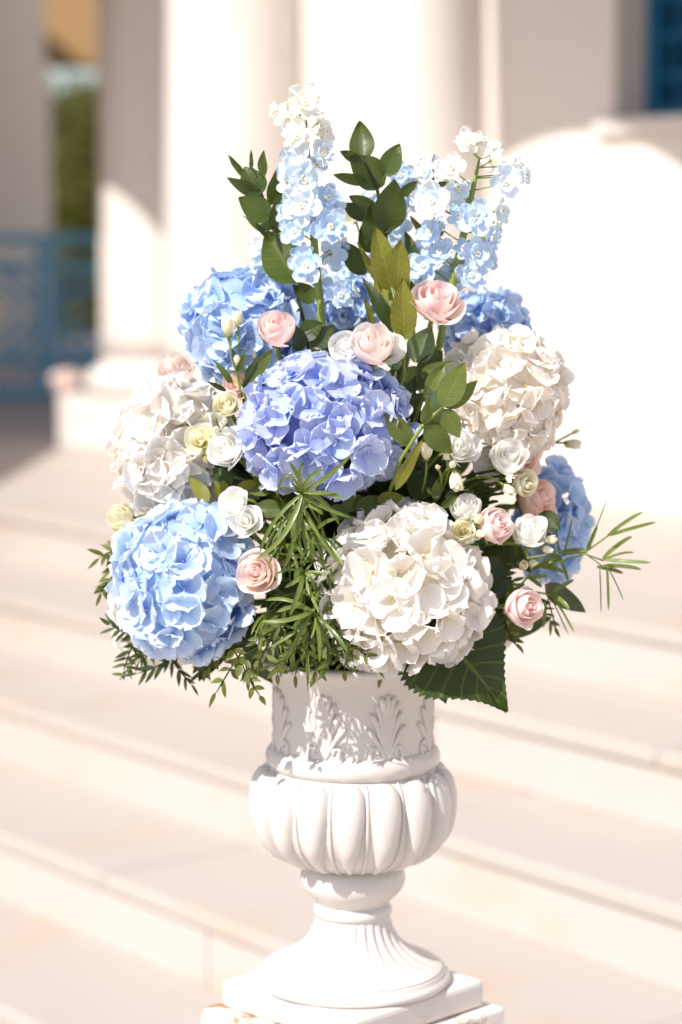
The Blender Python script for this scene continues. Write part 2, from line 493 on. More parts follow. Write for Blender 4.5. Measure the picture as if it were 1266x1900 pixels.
bar2(gr, WIN_R + 0.06, SILL + 0.02, WIN_L - 0.06, SILL + 0.02, 0.04, 0.039, gy)
frame = ch.part('window_grille', gr.mesh('window_grille', M['teal_iron'], False))
k = 0
z = SILL + 0.13
while z < SILL + 1.6:
    m_ = MB(); bar2(m_, WIN_R + 0.055, z, WIN_L - 0.055, z, 0.022, 0.02, gy)
    ob('grille_bar', m_.mesh('grille_bar', M['teal_iron'], False), frame, Matrix.Identity(4)); z += 0.115
x = WIN_L - 0.12
while x > WIN_R + 0.08:
    m_ = MB(); bar2(m_, x, SILL + 0.02, x, SILL + 1.68, 0.018, 0.022, gy - 0.004)
    ob('grille_bar', m_.mesh('grille_bar', M['teal_iron'], False), frame, Matrix.Identity(4)); x -= 0.115
for zi in range(14):
    for xi in range(7):
        cx, cz = WIN_L - 0.1775 - 0.115 * xi, SILL + 0.0725 + 0.115 * zi
        if cx < WIN_R + 0.1: continue
        if (zi + xi) % 2: continue
        m_ = MB()
        pts = [FR @ Vector((cx + 0.04 * math.cos(a), gy - 0.01, cz + 0.04 * math.sin(a))) for a in np.linspace(0, 2 * math.pi, 13)]
        m_.tube(pts, 0.006, 5, False)
        ob('grille_ring', m_.mesh('grille_ring', M['teal_iron']), frame, Matrix.Identity(4))

# columns
def column(P, D, label):
    r = D / 2
    t = Thing('column', (P[0], P[1], TER), label, 'column', 'white columns along the church wall')
    H = 3.0
    prof = []
    for i in range(25):
        f = i / 24
        z = 0.34 + f * (H - 0.34)
        rr = r * (1.06 - 0.20 * f ** 1.25)
        prof.append((rr, z))
    m_ = MB(); m_.lathe(prof, 64)
    T = Matrix.Translation((P[0], P[1], TER))
    t.part('shaft', m_.mesh('shaft', M['column']), T)
    pt = []
    for i in range(13):
        a = -math.pi / 2 + math.pi * i / 12
        pt.append((r * 1.10 + 0.055 * math.cos(a), 0.255 + 0.055 * math.sin(a)))
    pt = [(r * 0.9, 0.2)] + pt + [(r * 1.08, 0.315), (r * 1.075, 0.342), (r * 0.9, 0.343)]
    m_ = MB(); m_.lathe(pt, 64)
    t.part('base_ring', m_.mesh('base_ring', M['column']), T)
    m_ = MB(); h = D * 0.66; m_.box((-h, -h, 0), (h, h, 0.2))
    o = t.part('plinth', m_.mesh('plinth', M['column'], False), T @ FR.to_3x3().to_4x4()); bevel(o, 0.012)
    pt = [(r * 0.84, H - 0.02), (r * 0.98, H), (r * 1.15, H + 0.06), (r * 1.15, H + 0.07)]
    m_ = MB(); m_.lathe(pt, 48); h = r * 1.25; m_.box((-h, -h, H + 0.07), (h, h, H + 0.16))
    t.part('capital', m_.mesh('capital', M['column'], False), T)
    return t
column((-0.375, 8.60), 0.475, 'smooth white column beside the narrow gap, second from the blue railing')
column((0.222, 7.85), 0.475, 'smooth white column standing next to the grilled window')
column((-0.665, 9.22), 0.46, 'white corner column standing closest to the blue railing')

# unseen arched canopy, added over the columns to cast the shadow on the wall
CN = WN - 1.10
cz = 1.10 / (DV.x * 0 + (NV.x * math.sin(SUN_AZ) + NV.y * math.cos(SUN_AZ))) * math.tan(SUN_EL)
shift = 1.10 / (NV.x * math.sin(SUN_AZ) + NV.y * math.cos(SUN_AZ)) * (DV.x * math.sin(SUN_AZ) + DV.y * math.cos(SUN_AZ))
mb = MB()
def arch_z(s):
    # canopy underside, shaped for its shadow line; s measured along the wall
    if s < 0.47: h = max(-0.5, 0.30 - (s - 0.08) ** 2 / 1.66)
    elif s < 2.02: h = 0.25 + 1.6 * max(0.0, 1 - abs((s - 1.245) / 0.775) ** 8) ** 0.3
    else: h = max(-0.6, -0.02 - (s - 2.75) ** 2 / 2.4)
    return ZC + h + cz
ss = np.arange(-4.65, 9.36, 0.05)
V, F = [], []
for s in ss:
    x = wall_s(s) - shift
    for y in (CN, CN + 0.14):
        V.append(FR @ Vector((x, y, arch_z(s)))); V.append(FR @ Vector((x, y, ZC + 2.6)))
for i in range(len(ss) - 1):
    a, b = 4 * i, 4 * (i + 1)
    F += [(a, b, b + 1, a + 1), (a + 2, a + 3, b + 3, b + 2), (a, a + 2, b + 2, b), (a + 1, b + 1, b + 3, a + 3)]
can = Thing('shadow_canopy', FR @ Vector((wall_s(1.35), CN, ZC + 1.2)), 'unseen white arched canopy front added over the columns to shade the upper wall', 'canopy')
can.part('arched_front', mk('arched_front', V, F, M['column'], False))
mb = MB(); mb.box((wall_s(-4.7), CN - 0.1, ZC + 2.604), (wall_s(9.4), WN + 0.3, ZC + 2.75), FR)
can.part('roof_slab', mb.mesh('roof_slab', M['column'], False))

# side wing in shade, ochre beam, unseen wall added on the left to shade the terrace
def boxthing(name, part, pts, z0, z1, mat, label, cat):
    V = [Vector((p[0], p[1], z)) for z in (z0, z1) for p in pts]
    n = len(pts)
    F = [tuple(range(n))[::-1], tuple(range(n, 2 * n))] + [(i, (i + 1) % n, n + (i + 1) % n, n + i) for i in range(n)]
    o = ob(name, mk(name, V, F, mat, False))
    return tag(o, label, cat)
boxthing('side_wing', 'wall', [(-2.25, 12.6), (-1.90, 16.0), (-5.0, 16.2), (-5.0, 12.6)], 0.0, ZC + 1.80, M['wing'], 'grey-beige shaded wall of a side wing behind the blue railing', 'wall')
boxthing('shade_wall', 'wall', [(-2.45, 4.75), (-2.25, 11.6), (-2.6, 11.6), (-2.8, 4.75)], 0.0, ZC + 1.10, M['wing'], 'unseen plastered wall added beside the steps to shade the terrace', 'wall')
boxthing('ochre_beam', 'beam', [(-1.64, 13.6), (-0.6, 13.6), (-0.6, 14.1), (-1.64, 14.1)], W(150, 118, 13.6).z, W(150, -60, 13.6).z, M['ochre'], 'ochre plastered beam spanning above the dark tree', 'beam')

# blue railing across the end of the terrace
RY = 11.9
def rail():
    xl, xr = -2.20, -0.35
    zt = ZC - 0.005
    t = Thing('iron_railing', (xl, RY, TER), 'blue painted iron railing with ring ornaments across the terrace end', 'railing')
    def barp(name, x0, z0, x1, z1, w, d=0.03, y=RY):
        a, b = Vector((x0, y, z0)), Vector((x1, y, z1))
        tt = (b - a).normalized(); n_ = Vector((tt.z, 0, -tt.x)) * w / 2; q = Vector((0, d / 2, 0))
        V = (a - n_ - q, a + n_ - q, a + n_ + q, a - n_ + q, b - n_ - q, b + n_ - q, b + n_ + q, b - n_ + q)
        m_ = MB(); m_.add(V, [(3, 2, 1, 0), (4, 5, 6, 7), (0, 1, 5, 4), (1, 2, 6, 5), (2, 3, 7, 6), (3, 0, 4, 7)])
        t.part(name, m_.mesh(name, M['blue_iron'], False))
    zz = lambda py: W(80, py, RY).z
    barp('top_rail', xl, zz(444), xr, zz(444), 0.055, 0.05)
    barp('rail', xl, zz(492), xr, zz(492), 0.04, 0.03)
    barp('rail', xl, zz(667), xr, zz(667), 0.045, 0.03)
    barp('bottom_rail', xl, zz(731), xr, zz(731), 0.06, 0.04)
    xp = [W(x, 600, RY).x for x in (89, 289)]
    step = xp[1] - xp[0]
    for k in range(-1, 5):
        x = xp[0] + k * step
        if not xl - 0.1 < x < xr + 0.1: continue
        barp('post', x - 0.03, TER - 0.01, x - 0.03, zt, 0.05, 0.052, RY + 0.002)
        barp('post', x + 0.03, TER - 0.01, x + 0.03, zt, 0.04, 0.048, RY + 0.003)
        cx, czz = x + step / 2, (zz(492) + zz(667)) / 2
        rad = (zz(492) - zz(667)) / 2
        for rr, th in ((rad * 0.98, 0.016), (rad * 0.5, 0.013)):
            m_ = MB()
            m_.tube([(cx + rr * math.cos(a), RY, czz + rr * math.sin(a)) for a in np.linspace(0, 2 * math.pi, 25)], th, 6, False)
            t.part('ring', m_.mesh('ring', M['blue_iron']))
        for sx in (-1, 1):
            barp('brace', cx + sx * (step / 2 - 0.04), czz, cx, czz + rad, 0.025, 0.02, RY + 0.01)
            barp('brace', cx + sx * (step / 2 - 0.04), czz, cx, czz - rad, 0.025, 0.02, RY + 0.01)
rail()

# dark tree beyond the railing
def tree(px, Y, label, hgt, cr, n, seed):
    rr = random.Random(seed)
    b = W(px, 700, Y); b.z = 0
    t = Thing('tree', b, label, 'tree', 'dark trees beyond the railing')
    m_ = MB()
    m_.tube([b, b + Vector((0.05, 0, hgt * 0.3)), b + Vector((-0.05, 0.05, hgt * 0.6)), b + Vector((0.02, 0, hgt * 0.85))], [0.11, 0.09, 0.06, 0.02], 8)
    for k in range(9):
        z = hgt * rr.uniform(0.25, 0.75); a = rr.uniform(0, 6.28)
        m_.tube([b + Vector((0, 0, z)), b + Vector((math.cos(a) * cr * 0.5, math.sin(a) * cr * 0.5, z + 0.3)), b + Vector((math.cos(a) * cr * 0.85, math.sin(a) * cr * 0.85, z + 0.5))], [0.035, 0.022, 0.008], 5)
    t.part('trunk', m_.mesh('trunk', M['bark']))
    V, F, C = [], [], []
    cl = [(rr.gauss(0, cr * 0.42), rr.gauss(0, cr * 0.42), hgt * rr.uniform(0.12, 0.98)) for _ in range(60)]
    for i in range(n):
        c = rr.choice(cl)
        p = b + Vector((c[0] + rr.gauss(0, 0.12), c[1] + rr.gauss(0, 0.12), c[2] + rr.gauss(0, 0.12)))
        if p.z > hgt: continue
        a = Vector((rr.gauss(0, 1), rr.gauss(0, 1), rr.gauss(0, 1))).normalized(); q = a.orthogonal().normalized()
        L, w_ = rr.uniform(0.05, 0.1), rr.uniform(0.018, 0.03)
        o = len(V)
        V += [p, p + a * L * 0.5 + q * w_, p + a * L, p + a * L * 0.5 - q * w_]
        C += [(0, .5, 0, 1), (.5, 1, 0, 1), (1, .5, 0, 1), (.5, 0, 0, 1)]
        F.append((o, o + 1, o + 2, o + 3))
    t.part('crown', mk('crown', V, F, M['treeleaf'], False, C))
tree(172, 19.0, 'dark olive-green tree in the gap beside the corner column', W(172, 152, 19).z, 0.42, 9000, 5)
tree(130, 22.0, 'second dark tree standing farther behind the railing', W(130, 178, 22).z, 0.6, 9000, 6)
tree(255, 24.0, 'third dark tree hidden mostly behind the corner column', W(255, 150, 24).z, 0.9, 9000, 8)

# small pot of pink flowers by the railing
def flower_pot():
    b = W(126, 775, 9.9); b.z = TER
    t = Thing('flower_pot', b, 'small terracotta pot with pale pink flowers in front of the blue railing', 'flower pot')
    T = Matrix.Translation(b)
    m_ = MB(); m_.lathe([(0.035, 0.0), (0.05, 0.09), (0.056, 0.09), (0.056, 0.11), (0.045, 0.11)], 20)
    t.part('pot', m_.mesh('pot', M['terracotta']), T)
    m_ = MB()
    rr = random.Random(4)
    for k in range(10):
        a = rr.uniform(0, 6.28); q = rr.uniform(0.01, 0.05)
        m_.tube([(0, 0, 0.1), (q * math.cos(a), q * math.sin(a), 0.2)], 0.003, 4)
    t.part('stems', m_.mesh('stems', M['stem']), T)
    for k in range(16):
        a = k * 2.4; q = 0.058 * math.sqrt(k / 16)
        m_ = MB(); m_.ball((q * math.cos(a), q * math.sin(a), 0.235 - q * 0.6 + rr.uniform(-0.03, 0.02)), 0.026, 8, 6)
        t.part('blossom', m_.mesh('blossom', M['rose_pale']), T)
flower_pot()

# ------------------------------------------------------------------ urn on its wooden stand
AY = 2.72
AX = W(655, 1600, AY).x
def uz(py): return W(655, py, AY).z
def ur(n, py):
    z = uz(py)
    depth = AY * math.cos(PITCH) + (ZC - z) * math.sin(PITCH)
    return n * depth / FPX
UB = uz(1868)
TU = Matrix.Translation((AX, AY, 0))
urn = Thing('urn', (AX, AY, UB), 'glazed white urn with moulded lobes and leaf relief holding the bouquet', 'urn')
ROT45 = Matrix.Rotation(math.radians(45), 4, 'Z')
m_ = MB(); h = ur(246, 1818) / math.sqrt(2); m_.box((-h, -h, UB), (h, h, uz(1816)))
o = urn.part('plinth', m_.mesh('plinth', M['ceramic'], False), TU @ ROT45); bevel(o, 0.007, 3)
# foot moulding + fluted foot
pf = [(0.05, 1816), (176, 1815.5), (181, 1811), (181, 1805), (177, 1800), (172, 1797), (172, 1794), (168, 1790), (162, 1786)]
m_ = MB(); m_.lathe([(ur(n, y) if n > 1 else 0.01, uz(y) - 0.0005) for n, y in pf] + [(0.02, uz(1784))], 96)
urn.part('foot_moulding', m_.mesh('foot_moulding', M['ceramic']), TU)
pf = [(168, 1790), (160, 1785), (146, 1780), (128, 1773), (110, 1763), (96, 1752), (85, 1740), (77, 1727), (72, 1714), (69, 1702), (68, 1695), (67, 1692)]
nfl = 26
zb, zt_ = uz(1786), uz(1696)
def flute(r, z, a, j):
    f = (z - zb) / (zt_ - zb)
    e = max(0.0, min(1.0, min(f * 6, (1 - f) * 7)))
    return r * (1 - 0.050 * e * (1 - abs(math.sin(a * nfl / 2)) ** 0.6 * 1.5))
fine = []
for i in range(len(pf) - 1):
    for k in range(4):
        f = k / 4
        n = pf[i][0] * (1 - f) + pf[i + 1][0] * f; y = pf[i][1] * (1 - f) + pf[i + 1][1] * f
        fine.append((ur(n, y), uz(y)))
fine.append((ur(66, 1690), uz(1690)))
m_ = MB(); m_.lathe(fine, nfl * 10, flute)
urn.part('fluted_foot', m_.mesh('fluted_foot', M['ceramic']), TU)
def prof(lst): return [(max(0.004, ur(n, y)), uz(y)) for n, y in lst]
m_ = MB(); m_.lathe(prof([(60, 1697), (70, 1695), (73, 1689), (73, 1682), (70, 1677), (67, 1675), (66, 1671), (60, 1668)]), 64)
urn.part('neck_ring', m_.mesh('neck_ring', M['ceramic']), TU)
m_ = MB(); m_.lathe(prof([(55, 1675), (66, 1674), (68, 1670), (74, 1664), (82, 1656), (91, 1646), (96.5, 1636), (98, 1626), (96, 1615), (90, 1606), (80, 1599), (60, 1594)]), 72)
urn.part('collar', m_.mesh('collar', M['ceramic']), TU)
# bowl
bowl = [(60, 1600), (84, 1600), (104, 1594), (126, 1583), (145, 1567), (160, 1547), (169, 1525), (174, 1500), (175, 1475), (172, 1455), (164, 1436), (152, 1420), (140, 1412)]
m_ = MB(); m_.lathe(prof(bowl), 96)
urn.part('bowl', m_.mesh('bowl', M['ceramic']), TU)
# lobes
bp = prof(bowl)[1:]
bp = [(r, z) for r, z in bp]
cum = [0]
for i in range(1, len(bp)): cum.append(cum[-1] + math.hypot(bp[i][0] - bp[i - 1][0], bp[i][1] - bp[i - 1][1]))
def bowl_at(f):
    d = f * cum[-1]
    for i in range(1, len(bp)):
        if d <= cum[i] or i == len(bp) - 1:
            g = (d - cum[i - 1]) / (cum[i] - cum[i - 1])
            return (bp[i - 1][0] * (1 - g) + bp[i][0] * g, bp[i - 1][1] * (1 - g) + bp[i][1] * g)
NL = 16
V, F, nu, nv = [], [], 13, 25
for j in range(nv):
    f = j / (nv - 1)
    r, z = bowl_at(0.015 + 0.93 * f)
    r2, z2 = bowl_at(min(1, 0.03 + 0.93 * f)); r1, z1 = bowl_at(max(0, 0.93 * f))
    t2 = Vector((r2 - r1, z2 - z1)).normalized(); nrm = Vector((t2.y, -t2.x))
    wid = (math.pi / NL) * 0.93 * min(1.0, (f / 0.72) ** 0.78) * (1.0 if f < 0.86 else math.sqrt(max(0.0, 1 - ((f - 0.86) / 0.14) ** 2)))
    hgt = 0.0135 * min(1.0, (f / 0.45) ** 0.75) * (1.0 if f < 0.84 else math.sqrt(max(0.0, 1 - ((f - 0.84) / 0.16) ** 2)))
    for i in range(nu):
        q = -1 + 2 * i / (nu - 1)
        hh = hgt * max(0.0, 1 - abs(q) ** 2.2) ** 0.62 - 0.0018
        a = q * wid
        rr_ = r + nrm.x * hh
        V.append((rr_ * math.cos(a), rr_ * math.sin(a), z + nrm.y * hh))
for j in range(nv - 1):
    for i in range(nu - 1):
        F.append((j * nu + i, j * nu + i + 1, (j + 1) * nu + i + 1, (j + 1) * nu + i))
lobe = mk('lobe', V, F, M['ceramic'])
rib = MB()
pts = []
for j in range(14):
    r, z = bowl_at(0.03 + 0.9 * j / 13)
    pts.append((r + 0.0008, 0, z))
rib.tube(pts, [0.0006] + [0.0022] * 12 + [0.0012], 8)
ribm = rib.mesh('fillet', M['ceramic'])
for k in range(NL):
    urn.part('lobe', lobe, TU @ Matrix.Rotation(2 * math.pi * k / NL - math.pi / 2 - 0.05, 4, 'Z'))
    urn.part('fillet', ribm, TU @ Matrix.Rotation(2 * math.pi * (k + 0.5) / NL - math.pi / 2 - 0.05, 4, 'Z'))
m_ = MB()
br, bz = ur(147, 1400), uz(1400)
m_.lathe([(br - 0.01, bz - 0.014)] + [(br + 0.0095 * math.cos(a), bz + 0.0125 * math.sin(a)) for a in np.linspace(-1.5, 1.5, 13)] + [(br - 0.01, bz + 0.014)], 96)
urn.part('band', m_.mesh('band', M['ceramic']), TU)
neck = [(146, 1402), (148, 1385), (147, 1360), (146, 1330), (147, 1300), (151, 1270), (158, 1248), (170, 1232), (178, 1226), (180, 1220), (177, 1215), (168, 1213), (160, 1216), (150, 1240), (144, 1290)]
m_ = MB(); m_.lathe(prof(neck), 96)
urn.part('neck', m_.mesh('neck', M['ceramic']), TU)
# palmette relief on the neck
def neck_r(z):
    lst = prof(neck)[:8]
    for i in range(1, len(lst)):
        if z <= lst[i][1]:
            g = (z - lst[i - 1][1]) / (lst[i][1] - lst[i - 1][1])
            return lst[i - 1][0] * (1 - g) + lst[i][0] * g
    return lst[-1][0]
pal = MB()
z0, z1 = uz(1388), uz(1262)
for k in range(-4, 5):
    pts, rsx = [], []
    for j in range(12):
        f = j / 11
        spread = k * 0.062 * (f ** 1.25)
        z = z0 + (z1 - z0) * f * (1 - 0.030 * k * k) 
        if f > 0.8: spread += (0.02 if k > 0 else -0.02 if k < 0 else 0) * (f - 0.8) / 0.2
        r = neck_r(z) + 0.0005
        pts.append((r * math.cos(spread), r * math.sin(spread), z)); rsx.append(0.0016 + 0.0026 * f if f < 0.93 else 0.0022)
    pal.tube(pts, rsx, 7)
palm = pal.mesh('palmette', M['ceramic'])
scr = MB()
for sx in (-1, 1):
    pts = []
    for j in range(16):
        a = j / 15 * 4.6
        q = 0.0125 * (1 - 0.055 * j)
        z = z0 + 0.012 + q * math.sin(a - 1.4)
        an = sx * (0.145 + q * 8.0 * math.cos(a - 1.4))
        r = neck_r(z) + 0.0004
        pts.append((r * math.cos(an), r * math.sin(an), z))
    scr.tube(pts, 0.0028, 7)
scrm = scr.mesh('scroll', M['ceramic'])
for k in range(8):
    Rk = Matrix.Rotation(2 * math.pi * k / 8 - math.pi / 2 + 0.42, 4, 'Z')
    urn.part('palmette', palm, TU @ Rk)
    urn.part('scroll', scrm, TU @ Rk)

# stand
st = Thing('wooden_stand', (AX, AY, 0), 'worn whitewashed wooden stand under the urn', 'stand')
h = ur(284, 1875) / math.sqrt(2)
m_ = MB(); n_b = 4
for k in range(n_b):
    b_ = MB(); y0 = -h + 2 * h * k / n_b
    b_.box((-h, y0 + 0.0006, UB - 0.034), (h, y0 + 2 * h / n_b - 0.0006, UB - 0.0003))
    o = st.part('plank', b_.mesh('plank', M['wood'], False), TU @ ROT45); bevel(o, 0.004, 2)
for sx in (-1, 1):
    for sy in (-1, 1):
        b_ = MB(); b_.box((sx * (h - 0.03) - 0.02, sy * (h - 0.03) - 0.02, 0.0), (sx * (h - 0.03) + 0.02, sy * (h - 0.03) + 0.02, UB - 0.035))
        st.part('leg', b_.mesh('leg', M['wood'], False), TU @ ROT45)
for s_ in (0, 1, 2, 3):
    b_ = MB(); b_.box((-h + 0.05, h - 0.04, UB - 0.11), (h - 0.05, h - 0.02, UB - 0.036))
    st.part('apron', b_.mesh('apron', M['wood'], False), TU @ ROT45 @ Matrix.Rotation(s_ * math.pi / 2, 4, 'Z'))

# ------------------------------------------------------------------ bouquet: foam, then flowers
RIM = uz(1222)
FO = Vector((AX, AY + 0.01, RIM + 0.07))
m_ = MB(); m_.ball((0, 0, 0), (0.10, 0.095, 0.125), 24, 16)
fm = ob('floral_foam', m_.mesh('floral_foam', M['foam']), None, Matrix.Translation(FO))
tag(fm, 'dark green floral foam in the mouth of the urn', 'floral foam')

def basis(z, spin=0.0, up=None):
    z = Vector(z).normalized()
    x = (Vector(up) if up is not None else Vector((0, 0, 1))).cross(z)
    x = x.normalized() if x.length > 1e-4 else Vector((1, 0, 0))
    y = z.cross(x)
    m_ = Matrix((x, y, z)).transposed().to_4x4()
    return m_ @ Matrix.Rotation(spin, 4, 'Z')
def bez(a, b, c, n):
    return [a * (1 - t) ** 2 + b * 2 * t * (1 - t) + c * t * t for t in [i / (n - 1) for i in range(n)]]
def stem_to_foam(P, back, r0=0.0028, mat='stem', n=9):
    """stem from a flower's underside P (leaving along 'back') into the foam"""
    P = Vector(P); d = (FO - P)
    E = FO + (P - FO).normalized() * min(0.05, d.length * 0.4)
    mid = P + Vector(back).normalized() * min(0.07, d.length * 0.5)
    m_ = MB(); m_.tube(bez(P, mid, E, n), r0, 6)
    return m_.mesh('stem', M[mat])

def petal_mesh(L, Wd, seed, cup=0.25, bend=0.2, ruf=0.06, nu=7, nv=7, pw=0.8, rd=0.5, notch=0.0, mat=None, serr=0.0):
    rr = random.Random(seed)
    ph = [rr.uniform(0, 6.28) for _ in range(6)]
    cup_, bend_ = cup * rr.uniform(0.5, 1.4), bend * rr.uniform(0.2, 1.6)
    tw = rr.uniform(-0.25, 0.25)
    V, C, F = [], [], []
    for j in range(nv):
        v = j / (nv - 1)
        ve = 1 - (1 - v) ** 1.7
        pk = 0.58
        if ve < pk: w_ = Wd * (0.12 + 0.88 * math.sin(0.5 * math.pi * ve / pk) ** (1.15 * pw))
        else: w_ = Wd * max(0.0, 1 - ((ve - pk) / (1 - pk)) ** 2.4) ** rd
        if j == nv - 1: w_ = Wd * 0.16
        for i in range(nu):
            u = -1 + 2 * i / (nu - 1)
            y = L * (ve - 0.05 * abs(u) ** 2 * v + (0.012 * (1 - u * u) if j == nv - 1 else 0) - notch * (1 - abs(u)) ** 2 * (v ** 8))
            x = u * w_
            e = max(abs(u) ** 2, v ** 3)
            z = cup_ * L * (u * u) * 0.5 * v + bend_ * L * (v * v) * 0.6 - bend_ * L * 0.25 * v
            z += ruf * L * e * (math.sin(3.1 * u + ph[0] + v * 4) + 0.7 * math.sin(6.5 * u + 5 * v + ph[1]) )
            x += ruf * 0.5 * Wd * e * math.sin(7 * v + ph[2])
            y += ruf * 0.45 * L * (v ** 4) * math.sin(5 * u + ph[3])
            if serr and (abs(u) > 0.99 or j == nv - 1):
                x *= 1 + serr * (rr.random() - 0.5); y += L * serr * 0.6 * (rr.random() - 0.5)
            z += tw * x * v
            V.append((x, y, z)); C.append((v, u * 0.5 + 0.5, 0, 1))
    for j in range(nv - 1):
        for i in range(nu - 1):
            a = j * nu + i
            F.append((a, a + 1, a + 1 + nu, a + nu))
    return mk('petal', V, F, M[mat], True, C)

HP = {}
def hyd_petals(mat):
    if mat not in HP:
        HP[mat] = [petal_mesh(1.0, 0.60, 100 + i, 0.24, 0.28, 0.035, 11, 11, 0.80, 0.50, 0.0, mat, 0.03) for i in range(16)]
    return HP[mat]
EY = {}
def eye_mesh(mat):
    if mat not in EY:
        m_ = MB(); m_.ball((0, 0, 0.0012), 0.0020, 7, 5)
        m_.tube([(0, 0, 0), (0.001, 0.0, -0.008), (0, 0, -0.022)], [0.0009, 0.0008, 0.0010], 5)
        EY[mat] = m_.mesh('floret', M[mat])
    return EY[mat]
VIEW = Vector((0, -1, 0.05)).normalized()
def hydrangea(px, py, rx, rz, Y, mat, label, nfl, psize=0.0205, eye='eye_blue', ry=None, keep=-0.45, seed=0, open_=(-4, 34)):
    rr = random.Random(1000 + seed)
    C = W(px, py, Y)
    dep = Y * math.cos(PITCH) + (ZC - C.z) * math.sin(PITCH)
    ax, az = rx * dep / FPX, rz * dep / FPX
    ay = ry if ry else 0.5 * (ax + az) * 0.92
    out = (C - FO).normalized()
    t = Thing('hydrangea', FO + out * 0.05, label, 'hydrangea', None)
    sb = C - Vector((0, 0, az * 0.4)) + (FO - C).normalized() * min(0.05, (FO - C).length * 0.3)
    t.part('stem', stem_to_foam(C, FO - C, 0.0045))
    m_ = MB(); m_.ball((0, 0, 0), (ax * 0.56, ay * 0.56, az * 0.56), 20, 14)
    t.part('flower_core', m_.mesh('flower_core', M[eye]), Matrix.Translation(C))
    pets = hyd_petals(mat)
    em = eye_mesh(eye)
    N = int(nfl / 0.72)
    for i in range(N):
        zz = 1 - 2 * (i + 0.5) / N
        a = i * 2.39996 + rr.uniform(-0.15, 0.15)
        q = math.sqrt(1 - zz * zz)
        d = Vector((q * math.cos(a), q * math.sin(a), zz)) + Vector((rr.gauss(0, .06), rr.gauss(0, .06), rr.gauss(0, .06)))
        d.normalize()
        if d.dot(VIEW) < keep: continue
        outer = rr.random() < 0.66
        k = rr.uniform(0.93, 1.0) if outer else rr.uniform(0.78, 0.86)
        # the petals spread about L beyond the eye, so the eye sits inside the outline
        P = C + Vector((d.x * (ax - 0.006), d.y * (ay - 0.006), d.z * (az - 0.006))) * k
        n_ = Vector((d.x / ax, d.y / ay, d.z / az)).normalized()
        jt = 0.17 if outer else 0.3
        n_ = (n_ + Vector((rr.gauss(0, jt), rr.gauss(0, jt), rr.gauss(0, jt)))).normalized()
        Mf = Matrix.Translation(P) @ basis(n_, rr.uniform(0, 6.28))
        fl = t.part('floret', em, Mf)
        tilt0 = math.radians(rr.uniform(*open_))
        s0 = psize * rr.uniform(0.86, 1.14)
        for p in range(4):
            ang = p * math.pi / 2 + rr.uniform(-0.14, 0.14)
            tl = tilt0 + math.radians(rr.uniform(-12, 12))
            s = s0 * rr.uniform(0.9, 1.1)
            Mp = Matrix.Rotation(ang, 4, 'Z') @ Matrix.Translation((0, 0.0008, 0.0006 * (p % 2))) @ Matrix.Rotation(tl, 4, 'X') @ Matrix.Rotation(rr.uniform(-0.22, 0.22), 4, 'Y') @ Matrix.Diagonal((s * rr.uniform(0.92, 1.1), s, s, 1))
            ob('petal', rr.choice(pets), fl, Mp)
    return t, C

hydrangea(603, 790, 156, 130, 2.605, 'hy_peri', 'large periwinkle blue hydrangea head with a star of strap leaves on its lower edge', 112, 0.0235, seed=1, open_=(0, 42))
hydrangea(750, 1092, 144, 142, 2.590, 'hy_white', 'large white hydrangea head above the broad serrated leaf', 76, 0.0295, 'eye_white', seed=2, open_=(4, 44))
hydrangea(345, 1082, 128, 142, 2.610, 'hy_sky', 'sky blue hydrangea head with open florets, low over the urn rim', 82, 0.0262, seed=3, open_=(-8, 24))
hydrangea(318, 832, 98, 122, 2.700, 'hy_white', 'white hydrangea head above the sky blue one, beside cream buds', 70, 0.0285, 'eye_white', seed=4)
hydrangea(456, 606, 108, 104, 2.690, 'hy_deep', 'blue hydrangea head behind two cream buds, below the dark ruscus sprig', 76, 0.0245, seed=5)
hydrangea(932, 732, 110, 120, 2.680, 'hy_cream', 'ivory white hydrangea head beside the glossy leafy sprig', 92, 0.0235, 'eye_white', seed=6)
hydrangea(903, 606, 80, 62, 2.800, 'hy_deep', 'blue hydrangea head tucked behind the ivory one under the delphiniums', 52, 0.021, seed=7, ry=0.06)
hydrangea(1022, 972, 64, 108, 2.810, 'hy_deep', 'blue hydrangea head behind the peach rose and fine grassy stems', 60, 0.021, seed=8, ry=0.06)
hydrangea(318, 1128, 118, 104, 2.740, 'hy_white', 'white hydrangea head mostly hidden behind the sky blue one', 70, 0.022, 'eye_white', seed=9, ry=0.06)
hydrangea(640, 570, 62, 56, 2.815, 'hy_deep', 'small blue hydrangea head deep between the laurel leaves and delphinium', 55, 0.020, seed=10, ry=0.05)
hydrangea(905, 1165, 38, 36, 2.74, 'hy_white', 'small white hydrangea head half hidden below the lowest pink rose', 40, 0.018, 'eye_white', seed=11, ry=0.03)

